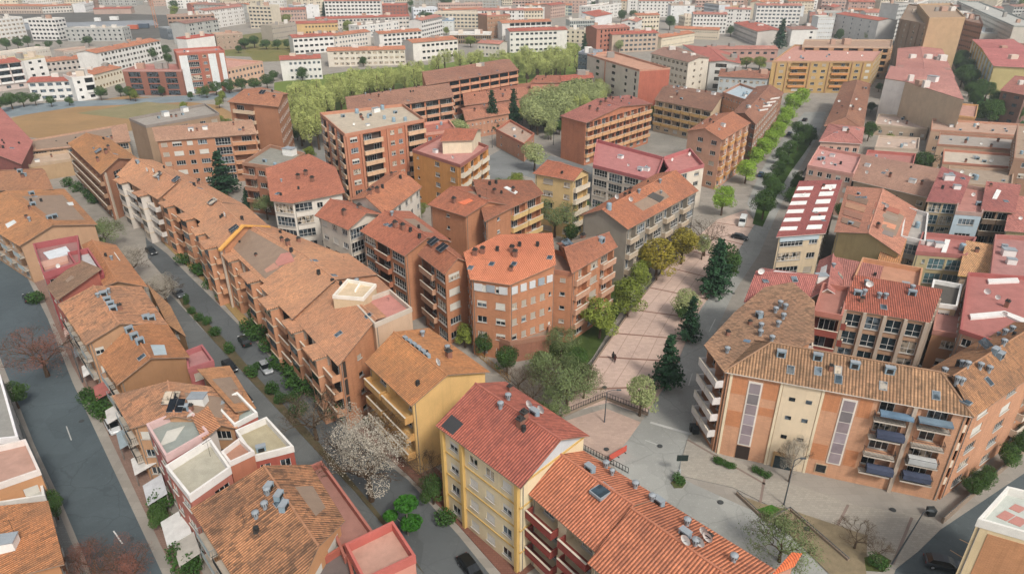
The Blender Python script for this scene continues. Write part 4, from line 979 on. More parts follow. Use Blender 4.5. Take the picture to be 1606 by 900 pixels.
a=B('apartment_house','cream block with dark striped glass corner, behind the square brick block',[(493,338),(546,361),(606,338),(545,315)],15.5,'gx','#d0c6b6',rh=2.2,fac='*www',tile=('#b0684c','#78493a'),ov=.8,fm={1:'Gw'}); on(a,'chimney',(540,337),(564,329)); on(a,'solar',(590,338))
a=B('apartment_house','cream block with long curved tiled roof behind the striped corner block',[(604,338),(662,293),(608,272),(548,314)],15.5,'gx','#d4ccbf',rh=2.4,fac='*ww',fm={0:'*w.w'},tile=('#b4704c','#7a5040')); on(a,'chimney',(580,305),(592,302)); on(a,'pot',(600,295),(641,275),(628,280))
a=B('apartment_house','white block with drooping tiled roof beside the dark conifer',[(424,315),(458,319),(542,307),(528,274),(486,256),(418,273)],16,'p','#d6cec2',rh=2.6,fac='*w',fm={0:'G',1:'gw.w'},tile=('#b36c50','#7c4a3c'),ov=.7,old=.3); on(a,'chimney',(468,281),(480,275),(490,285))
TW=B('apartment_tower','tall brick and grey tower with seven tiers of long balconies',[(541,214),(666,190),(632,166),(502,180)],21.5,'f','#b06a46','b',fac='*gB|',fm={0:'|W|B.|ww|B'},balc='#c9a078',flat='#b3a48e',par='#b5795a',inner='#5f5048'); on(TW,'tank',(560,178),(600,172)); on(TW,'acunit',(580,182),(620,178)); on(TW,'box',(590,176))
a=B('apartment_house','ochre and cream house with pink flat roof right of the brick tower',[(647,238),(722,262),(766,232),(705,208)],15,'f','#c8883c',fac='s.ww',fm={1:'*B.'},flat='#b57a70',par='#9c5c52',balc='#d9ccb4')
a=B('stair_tower','cream stair tower with small tiled roof above the pink flat roof',[(690,222),(742,220),(757,203),(706,200)],18.6,'gx','#d6c6a8',rh=1.4,fac=None,tile=('#b4694c','#7a4a3a'))
N9=B('apartment_house','brick block with tall gabled stair shafts and skylights in its roof',[(670,321),(730,340),(803,322),(742,292)],15,'gx',**BR,rh=2.2,fac='-s-',fm={1:None},tile=('#aa6446','#70483a')); on(N9,'chimney',(712,318)); patch(N9,[(718,318),(728,322),(742,315),(736,312)],'#d8662e',.12,'roof_patch')
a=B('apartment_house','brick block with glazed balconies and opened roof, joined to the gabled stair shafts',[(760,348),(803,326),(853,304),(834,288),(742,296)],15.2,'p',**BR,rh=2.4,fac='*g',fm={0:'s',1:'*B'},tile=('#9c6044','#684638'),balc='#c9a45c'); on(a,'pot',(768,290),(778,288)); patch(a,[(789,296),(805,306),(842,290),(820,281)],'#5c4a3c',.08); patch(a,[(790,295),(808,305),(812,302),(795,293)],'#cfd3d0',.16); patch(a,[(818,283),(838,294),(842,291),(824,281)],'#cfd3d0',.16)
a=B('apartment_house','yellow and cream house with stacked gables, right of the opened roof',[(835,272),(900,284),(927,272),(880,254)],16,'gx','#d1b072',rh=2.,fac='.W.w',fm={1:'*B'},tile=('#b4694a','#7a4c3a'),balc='#d8c8ae')
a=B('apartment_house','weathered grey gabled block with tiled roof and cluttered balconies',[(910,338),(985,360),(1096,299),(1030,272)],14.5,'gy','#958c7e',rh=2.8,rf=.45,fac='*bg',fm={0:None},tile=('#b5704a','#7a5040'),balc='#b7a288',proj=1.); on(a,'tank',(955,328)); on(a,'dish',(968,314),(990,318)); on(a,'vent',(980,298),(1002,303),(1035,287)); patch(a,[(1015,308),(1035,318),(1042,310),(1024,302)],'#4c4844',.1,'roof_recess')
a=B('apartment_house','white ship like house with pink flat roof and rounded glazed gallery',[(930,262),(1028,287),(1050,268),(1040,250),(936,222)],12,'f','#d3c6b8',fac='*gG',flat='#b06a66',par='#b26060',shut=.2,parh=1.); on(a,'dish',(966,226))
B('apartment_house','cream annex with pink roof right of the ship like white house',[(1028,282),(1104,262),(1082,236),(1040,250)],12,'f','#d3c6b4',fac='wGw',flat='#b46e68',par='#b26060',parh=1.); on(ALL[-1],'dish',(1080,246))

BR1=B('apartment_house','cream flat roofed block with brick panel and pink roof squares in the bottom right corner',[(1531,822),(1690,868),(1700,800),(1577,771)],13,'f','#cdb68a','s',fac=None,flat='#aeb4ac',par='#d3d0c8',parh=1.1,det=2)
patch(BR1,[(1562,810),(1578,817),(1592,808),(1576,800)],'#b5766a',.05); patch(BR1,[(1580,818),(1600,826),(1612,816),(1594,809)],'#b5766a',.05); patch(BR1,[(1582,797),(1598,804),(1610,797),(1592,790)],'#b5766a',.05)

for i,(x,y,w,d,c_) in enumerate([(283,850,5,3,'#c9c9c6'),(250,790,4.5,2.6,'#b9bcc0'),(232,745,4,3,'#d0cdc8'),(206,705,4.5,2.6,'#8fa0a8'),(186,668,4,2.4,'#c5c0ba'),(168,630,4.5,2.6,'#a85a50'),(148,596,4,2.6,'#d2d0cc'),(133,566,4,2.4,'#7f8c96'),(118,534,4,2.6,'#c9a89a'),(300,884,4,2.6,'#a9a49a')]):
    p=P(x,y); r=empty('lean_to',(p[0],p[1],0),'small '+('pale grey','bluish grey','cream white','slate blue','beige','red','white','grey blue','pinkish','stone grey')[i]+' lean to roof in the front gardens of the west row','lean to',None,math.atan2(59-100,39-0-(-39)+0.) if 0 else -.98); b=MB()
    z0,z1=2.3,3.1; q=[(-w/2,-d/2,z0),(w/2,-d/2,z0),(w/2,d/2,z1),(-w/2,d/2,z1)]; m=plain(c_,.6,.25); b.poly(q,m); b.poly([(a_,b_,c-.08) for a_,b_,c in reversed(q)],m)
    for k in range(4): u,v=q[k],q[(k+1)%4]; b.poly([(u[0],u[1],u[2]-.08),(v[0],v[1],v[2]-.08),v,u],m)
    b.obj('roof',r); f=MB(); 
    for sx in (-1,1):
        for sy,zz in((-1,z0),(1,z1)): f.box((sx*(w/2-.15),sy*(d/2-.1),0),(.12,.12,zz-.1),plain('#6f6a64',.8,.1))
    f.box((0,d/2-.15,0),(w-.4,.1,2.2),stucco('#b0a498')); f.obj('frame',r)

for i,(x,y) in enumerate([(1044,552),(948,608),(951,705),(1130,788),(1265,830),(1400,800),(128,660),(205,845),(600,860),(330,590),(1110,610),(1150,460),(1035,700)]):
    p=P(x,y); b=MB(); b.tube([(0,0,0),(0,0,.02)],[.42,.42],plain('#3e4142',.8,.2),14); o=b.obj('manhole_cover',None); o.location=(p[0],p[1],.125 if y<720 and 900<x<1050 or i in(3,4,5) else .006); tag(o,kind='structure')
for a,b_ in (((1078,690),(1200,760)),((1200,745),(1190,800)),((1330,792),(1300,850)),((1430,812),(1400,885))): ribbon('paving_band',[a,b_],.35,plain('#7f6c62',.9,.2),0,.128)
for k in range(4):
    f=(k+1)/5
    pl=[(905+f*137,612-f*6),(938+f*128,560+f*8),(962+f*116,523+f*10),(990+f*102,486+f*14),(1020+f*90,452+f*18),(1048+f*80,420+f*20),(1075+f*73,392+f*18)]
    ribbon('paving_joint',pl,.12,plain('#a08474',.9,.2),0,.1235)
def onwall(bl,edge,u,z,w,h,th,m,name='facade_panel',glassy=None):
    a,b=bl.wp[edge],bl.wp[(edge+1)%len(bl.wp)]; d,n,L=wall_frame(a,b); q=a+d*u
    k=MB(); k.box((0,0,0),(w,th,h),m); return put(name,k.mesh(name),bl.root,(q.x-bl.c.x+n.x*th/2,q.y-bl.c.y+n.y*th/2,z),math.atan2(d.y,d.x)+math.pi)
def front_edge(bl,pa,pb):
    "index of the wall nearest the line between two photo points"
    h=bl.h; A=Vector(P(pa[0],pa[1],h)); Bq=Vector(P(pb[0],pb[1],h)); best=None
    for i in range(len(bl.wp)):
        m=(bl.wp[i]+bl.wp[(i+1)%len(bl.wp)])/2; e=(m-(A+Bq)/2).length
        if best is None or e<best[0]: best=(e,i)
    i=best[1]; rev=(bl.wp[i]-A).length>(bl.wp[i]-Bq).length; return i,rev
# ================================================================ big salmon block on the square
_q=ALL[-1]; _e=min(range(4),key=lambda i:((_q.wp[i]+_q.wp[(i+1)%4])/2).length)
onwall(_q,_e,(_q.wp[_e]-_q.wp[(_e+1)%4]).length*.5,0,(_q.wp[_e]-_q.wp[(_e+1)%4]).length*.72,12.2,.06,brick('#b07848'))
G1=B('apartment_block','large salmon brick block with cream strips and lilac stair windows facing the square',[(1135,583),(1527,654),(1520,598),(1172,533)],15,'hx','#c38c64','b',rh=3.2,fac='------.r|r.',tile=('#9c7656','#5f4a36'),old=.5,kk=.42,ov=.5,fm={1:None,3:None},balc='#3b4a86',proj=1.1,ground='.',trim='#d3c9bc',det=2,shut=.4)
e,rev=front_edge(G1,(1135,583),(1527,654)); L=(G1.wp[e]-G1.wp[(e+1)%4]).length; U=lambda u:(L-u if rev else u)
cream=plain('#dccaa6',.8,.12); lil=plain('#9a8a90',.4,.25); ora=brick('#bd7743'); wht=plain('#d8cfc4',.7,.1)
for u in (.5,7.3,12.7): onwall(G1,e,U(u),0,.35,14.7,.16,cream,'pilaster')
for u in (3.9,16.2):
    z0=2.6
    onwall(G1,e,U(u),z0,1.9,11.4,.10,wht,'window_surround'); 
    for k in range(6): onwall(G1,e,U(u),z0+.25+k*1.83,1.45,1.7,.14,plain(['#9c8c92','#8f8088','#a0929a','#938388','#7c7578','#8f8288'][k],.35,.2),'stair_window')
onwall(G1,e,U(3.9),.1,1.9,2.3,.08,plain('#3a2d28',.6,.2),'door'); 
for (u,z,c_) in ((22.,3.3,'#46506a'),(26.6,3.4,'#46506a'),(22.,9.3,'#424c66'),(26.6,6.2,'#b5b8b8')):
    onwall(G1,e,U(u),z,3.4,.8,1.2,plain(c_,.7,.25),'balcony_screen')
for (u,z,c_) in ((22.,14.1-1.1,'#5f7f9a'),(26.6,13.1,'#6a8294')): onwall(G1,e,U(u),z,4.,.3,1.3,plain(c_,.7,.3),'awning')
for (u0,u1,za,zb) in ((.8,2.8,11.4,14.3),(5.,7.,11.4,14.3),(13.,15.,11.4,14.3),(17.4,19.,11.4,14.3),(.8,2.8,5.6,8.4),(5.,7.,8.5,9.9),(13.,15.,2.8,5.6),(17.4,19.,2.8,5.6)):
    onwall(G1,e,U((u0+u1)/2),za,u1-u0,zb-za,.03,ora)
onwall(G1,e,U(10.),0.,4.9,14.6,.1,stucco('#dcc6a4'),'facade_panel')
for z in (12.,8.8,5.4):
    for u in (9.,11.2): onwall(G1,e,U(u),z,.8,.6,.16,glass('#1c2328'),'small_window')
onwall(G1,e,U(9.6),.05,3.,2.7,.35,plain('#a88450',.7,.2),'entrance_portal'); onwall(G1,e,U(9.6),.06,2.4,2.2,.40,glass('#2a3a40'),'entrance_glazing')
for u in (14.8,): onwall(G1,e,U(u),.6,1.6,1.6,.1,plain('#b79a78',.7,.1),'window_surround'); onwall(G1,e,U(u),.75,1.3,1.3,.13,glass('#2a2f33'),'small_window')
for p in ((1240,580),(1283,582),(1315,595),(1385,605),(1468,620)): on(G1,'skylight',p)
on(G1,'acunit',(1225,557),(1282,562),(1340,575),(1395,583))
G2=B('apartment_block','west wing of the large salmon block with many metal roof cowls and rounded balconies',[(1104,541),(1136,584),(1272,556),(1272,500),(1238,468),(1195,470),(1150,500)],15.,'p','#b9825c','s',rh=3.2,fac='*b',fm={0:'bb',1:None},tile=('#a87f60','#6b5340'),old=.6,balc='#cfc8c4',proj=1.2,det=2)
on(G2,'vent',(1223,480),(1231,485),(1216,490),(1228,500),(1193,515),(1192,526),(1220,512),(1210,535),(1140,553),(1192,497)); on(G2,'acunit',(1190,497)); patch(G2,[(1165,535),(1175,538),(1178,534),(1168,532)],'#5f7890',.08)
G3=B('apartment_block','east wing of the large salmon block, long eave running to the right edge',[(1527,655),(1660,560),(1585,505),(1444,586)],15.,'gx','#b9825c','b',rh=3.,fac='.W-W-b',tile=('#a5754e','#6b4f3a'),old=.6,fm={2:None,1:None},balc='#c9b8a0')
on(G3,'vent',(1508,575),(1516,576),(1480,586),(1573,541),(1586,520),(1575,525),(1550,583),(1536,578),(1507,602),(1500,600)); on(G3,'acunit',(1492,595),(1560,553),(1568,560)); on(G3,'skylight',(1551,598),(1515,630)); on(G3,'solar',(1545,545))
C1=B('apartment_house','court block with brown piers, dark glass bays and tiled strip roof inside the salmon block',[(1320,484),(1459,506),(1475,466),(1338,443)],16.2,'sA','#b58d6c','s',rh=1.5,fac='|G|G|G|G|',tile=('#a55a45','#6f3d32'),gl='#26353c',inner='#7a3a34',ov=.25,shut=.1); on(C1,'acunit',(1345,462),(1430,462)); on(C1,'dish',(1362,452)); on(C1,'vent',(1358,447),(1430,455),(1355,462),(1378,467),(1388,468))
B('apartment_house','narrow court block with dark red balconies left of the brown piers',[(1276,492),(1320,500),(1332,455),(1290,448)],15.8,'f','#a07a5e','s',fac='b',balc='#9a4a3c',flat='#a56a5a',par='#b06a58',inner='#6a3028')
R9=B('apartment_house','big maroon flat roof with white ridge strips at the right edge',[(1505,520),(1625,560),(1660,440),(1518,430)],15.6,'f','#a9836a','s',fac='*w',flat='#a8645c',par='#a5544e',parh=.7)
patch(R9,[(1520,495),(1575,490),(1577,497),(1522,502)],'#d6d2ce',.35); patch(R9,[(1575,490),(1606,502),(1606,510),(1577,497)],'#d6d2ce',.35); patch(R9,[(1548,440),(1595,438),(1598,444),(1550,446)],'#d6d2ce',.35)
R1=B('apartment_house','maroon roofed house with white curved parapets at the bend of the avenue',[(1166,474),(1268,474),(1290,432),(1196,420)],14.2,'gx','#c2a78c','s',rh=2.6,fac='*w',tile=('#a9645c','#7a4642'),fm={3:'*w'},trim='#d6d2ce'); patch(R1,[(1205,452),(1232,448),(1252,460),(1225,458)],'#d6cfcb',.2); on(R1,'dish',(1192,432),(1258,424)); on(R1,'skylight',(1200,440))
R1b=B('apartment_house','maroon roofed house with large white chimney boxes beside the curved parapets',[(1266,470),(1322,468),(1322,418),(1285,408)],14.6,'gy','#bfa68c','s',rh=2.,fac='W',tile=('#ac6a60','#7a4844'),trim='#d6d2ce'); on(R1b,'box',(1287,440),sc=.9); on(R1b,'skylight',(1318,432),sc=2.)
R2=B('apartment_house','house with maroon roof crossed by rows of white panels beside the avenue',[(1217,372),(1295,366),(1320,289),(1252,291)],13.6,'sA','#cdb795','s',rh=1.2,fac='*w',tile=('#9c5450','#6f3c3a'),trim='#c8b8b0',old=.2,fm={0:'*gw'},shut=.1)
onwall(R2,min(range(4),key=lambda i:((R2.wp[i]+R2.wp[(i+1)%4])/2).length),4.8,12.2,9.2,1.1,.2,plain('#aebfc8',.5,.1))
for (y,xl,xr) in ((362,1222,1290),(348,1228,1295),(335,1233,1299),(322,1238,1303),(310,1243,1308),(299,1249,1312)):
    w=xr-xl
    patch(R2,[(xl,y),(xl+w*.40,y-1),(xl+w*.43,y-6),(xl+3,y-5)],'#dcdad6',.16); patch(R2,[(xl+w*.62,y-2),(xr-2,y-3),(xr,y-9),(xl+w*.66,y-8)],'#dcdad6',.16)
R3=B('apartment_house','house with patchwork orange and brown roof panels and tan gable wall',[(1308,364),(1412,400),(1440,328),(1328,292)],13.4,'gy','#b39c68','s',rh=2.2,rf=.5,fac='.W',fm={0:None,1:'*W'},tile=('#c08268','#8a5a48'),old=.4)
for i,(c_) in enumerate(('#8c6c54','#b8825c','#a06a50','#927058','#c0764c')):
    y=305+i*12; patch(R3,[(1330-i*3,y),(1362-i*4,y+9),(1359-i*4,y+17),(1328-i*3,y+8)],c_,.12,'roof_panel'); patch(R3,[(1374-i*4,y+12),(1412-i*3,y+25),(1409-i*3,y+32),(1372-i*4,y+19)],['#a55a40','#8d7a68','#c98058','#7f7068','#cf7f50'][i],.12)
B('apartment_house','narrow cream house with tiled lean-to roof, right of the tan gable wall',[(1376,410),(1412,414),(1420,385),(1385,378)],12,'sA','#c4a582','s',rh=1.4,fac='Ww',tile=('#b9804f','#7a5a40'))
R7=B('apartment_house','khaki house with two tiers of green blue glazing and white roof boxes',[(1436,398),(1515,404),(1530,376),(1446,368)],13,'f','#b6a679','s',fac='.sGG',flat='#a8635c',par='#a6625a',gl='#5d7a80',shut=0.); on(R7,'box',(1458,384),sc=.7); on(R7,'tank',(1508,392)); patch(R7,[(1475,399),(1483,399),(1490,378),(1482,377)],'#dcdad6',.3)
R8=B('apartment_house','house with small tiled roof edged in yellow, right of the khaki house',[(1502,432),(1548,436),(1562,396),(1512,388)],12.6,'sA','#b59c84','s',rh=1.6,fac='*w',tile=('#c49264','#8a6848'),trim='#c9a43a')
R5=B('apartment_house','tan house with maroon roof and long blue glazed galleries',[(1452,316),(1506,320),(1520,287),(1474,270)],14.6,'sA','#b9a27c','s',rh=1.6,fac='*G',tile=('#a3605c','#744442'),gl='#3d5560',shut=.1); on(R5,'box',(1487,282)); on(R5,'box',(1500,296),sc=.7)
B('apartment_house','pale blue fronted house with arched lower window between the two glazed houses',[(1498,335),(1540,338),(1550,300),(1508,292)],14,'f','#a9bcc8','s',fac='W',flat='#b07468',par='#a5857a')
R6=B('apartment_house','brown house with dark recessed balconies and white roof slabs, upper right',[(1538,330),(1592,334),(1600,296),(1545,290)],14.6,'sA','#8f7058','s',rh=1.,fac='bb',tile=('#a9655c','#744442'),balc='#6f5a48',inner='#4a3c34'); patch(R6,[(1556,312),(1563,313),(1570,300),(1563,298)],'#dcdad6',.2)
B('apartment_house','olive plain house with green shutters at the right edge',[(1575,362),(1650,368),(1660,320),(1585,312)],13.5,'sA','#b2a274','s',rh=1.,fac='s.s',tile=('#b97468','#80504a'))
R10=B('long_hall','long tan hall with ribbed brown roof and white cornice, east of the avenue',[(1336,283),(1458,311),(1474,276),(1348,252)],11,'sA','#b79a7c','s',rh=2.,fac='*-w',tile=('#a37c6a','#6f5548'),trim='#d6c9bc',old=.2)
B('apartment_house','pink fronted house with tiered terraces by the avenue trees',[(1266,262),(1338,276),(1352,246),(1284,232)],12,'f','#c99c88','s',fac='*w',fm={3:'*r'},flat='#b97f76',par='#c58a7c'); on(ALL[-1],'acunit',(1290,250)); on(ALL[-1],'pot',(1318,258)); on(ALL[-1],'box',(1305,246),sc=.6)
B('apartment_house','pink house with white framed glass dormers, north of the tiered terraces',[(1284,222),(1352,226),(1356,200),(1300,194)],11.5,'hx','#c9a08c','s',rh=1.6,fac='*w',tile=('#b9776c','#80504a'),trim='#d0c4bc')
B('terraced_house','red brown lean-to roofs behind the pink terraces',[(1352,262),(1430,268),(1436,244),(1360,238)],8.5,'f','#a9604c','s',fac='*w',flat='#a86a60',par='#b05f54')
a=B('terraced_house','long brown tiled house running north between avenue and white wall',[(1292,198),(1354,203),(1366,132),(1322,130)],11,'hy','#b08a70','s',rh=2.4,fac='*w',tile=('#9a6a52','#634538'),fm={3:'*w'})
a=B('apartment_block','tall block with blank white and tan end walls and pink roof sections',[(1388,123),(1420,128),(1512,157),(1492,116),(1396,106)],18,'p','#c2ad90','s',rh=.8,fac=None,tile=('#bd8278','#8a5c56'),fm={0:None},ov=.1); on(a,'box',(1462,128),sc=1.6)
for ed in range(5):
    A_,B_=a.wp[ed],a.wp[(ed+1)%5]
ei,_=front_edge(a,(1388,123),(1420,128)); onwall(a,ei,(a.wp[ei]-a.wp[(ei+1)%5]).length/2,.05,(a.wp[ei]-a.wp[(ei+1)%5]).length-.1,17.6,.05,stucco('#d8d6d0'),'facade_panel')
a=B('apartment_block','long block with stepped pink roof bays and ochre end, left of the dark tree belt',[(1404,112),(1498,122),(1478,77),(1408,76)],14,'gy','#b79c68','s',rh=1.2,fac='*.',tile=('#bd7f74','#8a5c56'),fm={3:'*w'}); 
for y in (84,93,103): patch(a,[(1408,y),(1490,y+5),(1492,y+8),(1408,y+3)],'#9a6a5c',.25)
a=B('apartment_tower','tall tan slab with narrow dark window strips, highest block at the upper right',[(1458,30),(1514,29),(1492,7),(1440,8)],30,'f','#b5946c','s',fac=None,fm={3:'*|l',0:None},flat='#a08468',par='#b5946c')
a=B('apartment_tower','brown slab block with dark glazed stripes, left of the tall tan slab',[(1412,32),(1456,40),(1462,12),(1425,8)],26,'f','#957a60','s',fac='|l|l|l',fm={3:'*l|'},flat='#8a7460',par='#957a60')
a=B('apartment_tower','red brown stepped block right behind the tall tan slab',[(1514,34),(1542,40),(1536,26),(1512,22)],20,'f','#9a6f58','s',fac='*w',flat='#8a6a58',par='#9a6f58')
a=B('apartment_block','long block with pale blue striped facade, pink roof bays and olive end wall',[(1524,62),(1558,104),(1640,108),(1590,62)],14,'gy','#b9a86c','s',rh=1.2,rf=.5,fac=None,fm={3:'*ww',0:'*ww'},tile=('#bd6f6c','#8a4c4a')); 
ei,_=front_edge(a,(1524,62),(1558,104)); Lw=(a.wp[ei]-a.wp[(ei+1)%4]).length
for k in range(9): onwall(a,ei,(k+.5)*Lw/9,.5,Lw/9*.45,13,.12,plain('#a9bcc6',.5,.1),'facade_panel')
for t in ((1532,74,1600,76),(1545,90,1625,92)): patch(a,[(t[0],t[1]),(t[2],t[3]),(t[2],t[3]-3),(t[0]-2,t[1]-3)],'#93504c',.3)
B('apartment_block','small block with white panels between brown bays at the right edge',[(1568,142),(1610,150),(1640,130),(1590,124)],13,'sA','#7c5c50','s',rh=1.5,fac='lv',tile=('#a5685c','#744842'),fm={3:'*v'})
# low houses between
for i,(pts,h,w_,fl_,pr,lb) in enumerate([
  ([(1460,205),(1600,214),(1600,196),(1462,188)],8,'#b5957a','#b08d78','#b98468','low tan house with long pink parapet, upper right'),
  ([(1470,228),(1590,236),(1592,218),(1474,210)],8.5,'#b8987a','#9f948a','#a9765c','low tan house with grey flat roof behind the walled court'),
  ([(1478,256),(1590,264),(1592,244),(1480,236)],9,'#b59678','#b9aa98','#b9765c','low tan house with stepped cream roof boxes'),
  ([(1484,288),(1586,296),(1590,268),(1488,262)],10.5,'#b2906e','#9a8672','#a98a70','plain tan walled house with a single barred window'),
  ([(1460,178),(1530,186),(1534,166),(1464,160)],7.5,'#b88a5c','#b08070','#c9975c','small house with yellow scaffolded end and red tiled roof'),
  ([(1590,250),(1650,256),(1650,200),(1596,196)],15,'#9a7860','#a08872','#a07860','brick balcony house cut by the right edge, mid height'),
  ([(1372,232),(1440,236),(1442,218),(1378,214)],5,'#c4b4a0','#b59c8a','#b8a490','low white roofed court pavilion beside the round dark tree'),
  ([(1372,196),(1455,204),(1456,186),(1378,180)],4,'#bba48c','#b79e90','#bba890','low terrace at the foot of the white end wall')]):
    B('row_house' if h>5 else 'pavilion',lb,pts,h,'f',w_,'s',fac='*.w',flat=fl_,par=pr,parh=.7)
on(ALL[-5],'tank',(1530,282)); on(ALL[-3],'box',(1620,230))
# ================================================================ west side of the avenue
a=B('apartment_house','salmon corner house with stacked gables where the avenue starts',[(1076,206),(1133,220),(1178,193),(1120,179)],16,'gy','#cb9679','s',rh=2.2,fac='.ww',fm={1:'*bw'},tile=('#b0704f','#7c5040'),balc='#c98f4c')
a=B('apartment_block','long dark brick block with sheet striped roof lining the avenue',[(1148,178),(1186,196),(1230,146),(1186,136)],15,'gy','#9a6b50','b',rh=2.,fac='*W',fm={1:'*W'},tile=('#9a6a54','#6a4a3c'))
for k in range(6):
    x,y=1190+k*6,175-k*6; patch(a,[(x,y),(x+14,y-2),(x+15,y-4),(x+1,y-2)],'#c5bcb4',.2)
a=B('apartment_block','brick house with blue roofed loft, north of the salmon corner house',[(1133,147),(1172,160),(1196,145),(1160,133)],15,'f','#b57f60','b',fac='*s',flat='#9fb0ba',par='#a87860')
a=B('apartment_house','house with curved brown tiled roof behind the blue roofed loft',[(1126,120),(1205,124),(1208,112),(1130,108)],11,'hx','#a9b0b2','s',rh=1.6,fac='*w',tile=('#9c6650','#6a483c'))
a=B('apartment_block','cream ended block with yellow bands and four roof strips',[(1026,157),(1117,175),(1143,148),(1050,133)],12.5,'gx','#cdb492','s',rh=2.,fac='*b',fm={1:None},tile=('#8c6552','#5f463a'),balc='#c49a54')
for x in (1050,1072,1094): patch(a,[(x,153),(x+4,154),(x+22,140),(x+18,139)],'#c9b5a0',.15)
a=B('apartment_house','curved block with blank brick end and stacked orange balconies by the car park',[(878,182),(919,193),(1024,163),(986,149)],15,'gx','#b06a45','b',rh=2.2,fac='*b',fm={0:None,1:'*b'},tile=('#a7665a','#74463e'),balc='#c7925c')
on(a,'chimney',(925,172),(942,165),(950,160),(958,155)); on(a,'pot',(990,155))
# fix orientation pieces: the long balcony houses
B('apartment_house','long balcony block with brick end wall and sloped attic glazing, front one of two',[(545,178),(712,152),(700,129),(541,152)],13,'gx','#b0683f','b',rh=1.8,rf=.6,fac='*B',fm={3:None},tile=('#a3745e','#6f5244'),balc='#c08a66',inner='#4c4844',gl='#1f3038')
on(ALL[-1],'skylight',(600,165),(640,158),sc=2.2)
B('apartment_house','long balcony block with brick end wall and sloped attic glazing, rear one of two',[(668,134),(814,110),(790,93),(660,113)],15,'gx','#b0683f','b',rh=1.8,rf=.6,fac='*B',fm={3:None},tile=('#a3705a','#6f5244'),balc='#c08a66',inner='#4c4844',gl='#1f3038')
on(ALL[-1],'skylight',(722,122),(752,117),(780,111),sc=2.)
B('school_block','low brick court building with arched gable behind the dark conifers',[(728,166),(852,150),(848,128),(724,142)],8,'gx','#b27458','b',rh=1.2,fac=None,tile=('#b8785c','#80543f'))
B('apartment_house','blank brick wall house between the court and the pale trees',[(830,132),(880,130),(880,118),(842,120)],11.5,'sB','#b5745c','b',rh=.5,fac=None,tile=('#a9684c','#74483a'))
B('apartment_house','house with cream balconies and red roof, beside the blank brick wall',[(880,128),(932,122),(926,114),(878,119)],11.5,'gx','#c4a68c','s',rh=.9,fac='*b',tile=('#b5604a','#7a4436'),balc='#d0c2ae')
a=B('apartment_block','white and brick corner block with blank red brick end wall, north of the courts',[(921,87),(1003,112),(1051,109),(960,82)],18,'f','#cbbfae','s',fac='.W|Wwl',fm={1:None},flat='#b9866a',par='#b98468'); 
ei,_=front_edge(a,(1003,112),(1051,109)); Lw=(a.wp[ei]-a.wp[(ei+1)%4]).length; onwall(a,ei,Lw/2,0,Lw-.1,17.9,.08,brick('#a9583f'))
B('office_tower','grey blue glass clad slab behind the white and brick corner block',[(907,84),(930,88),(945,80),(918,78)],18,'f','#5f6e78','s',fac='*l',flat='#8f96a0',par='#9aa0a8',fm={3:'*l'})
a=B('apartment_block','cream block with blank windowed end and grey brown roof, top centre right',[(1020,84),(1080,98),(1114,91),(1058,73)],16,'gx','#cfc4b2','s',rh=1.4,fac='*W',fm={1:'.ww.'},tile=('#a07a6a','#6f564c'))
B('apartment_block','block with ribbed pink roof and white end wall beside the cream block',[(1112,97),(1162,100),(1158,86),(1070,70)],13.5,'gy','#d6d4ce','s',rh=1.,fac='g.',tile=('#b5655a','#7f4a42'))
Y=B('apartment_block','broad yellow block with orange balconies and salmon roofs closing the avenue',[(1211,98),(1370,98),(1388,76),(1246,72)],15,'f','#b99555','s',fac='.|w|B|ww|B|w|v',fm={1:'*W'},flat='#bd8474',par='#b0875c',balc='#c98640',det=1)
B('apartment_block','brown penthouse wing on the rear of the yellow block',[(1258,74),(1398,76),(1400,64),(1262,64)],16.5,'f','#a5805c','s',fac='*.B.',flat='#a5846c',par='#b59a80',balc='#b98a5c')
# ================================================================ north west blocks
B('apartment_house','grey brown flat roofed block with blank side wall, north west',[(203,188),(229,200),(344,180),(322,165)],14,'f','#a08468','s',fac='.GW.w',fm={0:None,1:'.W.W.ww'},flat='#958d84',par='#8a8078')
on(ALL[-1],'box',(290,175),(260,182),sc=1.2)
a=B('apartment_house','tan brick block with pale ribbed roof and white blinds, north west',[(244,222),(404,210),(396,194),(240,207)],15,'sA','#b47c58','s',rh=1.4,fac='vWwW.GB',fm={3:None},tile=('#b98f74','#8a6650'),gl='#20282e',balc='#c48a60'); on(a,'box',(300,205),(322,203),sc=.7)
a=B('apartment_tower','brick tower with tiled roof and white windowed side, left of the pale trees',[(356,160),(437,168),(453,147),(410,137)],20,'gx','#ad7450','s',rh=1.8,fac='B-.',fm={1:'*w'},tile=('#b07452','#785040'),balc='#d0b594'); on(a,'solar',(412,147))
a=B('apartment_house','dark brick flat roofed block behind the dark conifer',[(380,258),(438,266),(478,243),(424,230)],14,'f','#9c6546','b',fac='*W',fm={0:'bWb'},flat='#87857a',par='#a5765a',balc='#a56f50'); on(a,'box',(455,243),sc=1.5)
# court north of middle row
B('terraced_house','low tan wall house behind the corner block, with white van roof beside it',[(45,262),(112,252),(108,238),(44,246)],5.,'f','#b4946c','s',fac=None,flat='#b59a80',par='#b59a7c')

B('school_block','low tan brick court building behind the tall pale tree, with orange roof edge',[(778,205),(822,228),(838,212),(800,190)],6,'f','#b58060','b',fac='s.s',flat='#a98c78',par='#b5694c')
B('school_block','low brick court building with ribbed roof left of the pale clump',[(730,190),(800,178),(790,160),(722,170)],7.5,'gx','#b07a5a','b',rh=1.4,fac='*s',tile=('#b5765a','#7a503e'))
B('apartment_house','small red roofed house with orange walls between the brick tower and the ochre house',[(668,212),(716,206),(704,190),(660,196)],12,'f','#b5603c','s',fac='*w',flat='#a9604c',par='#c98a74')

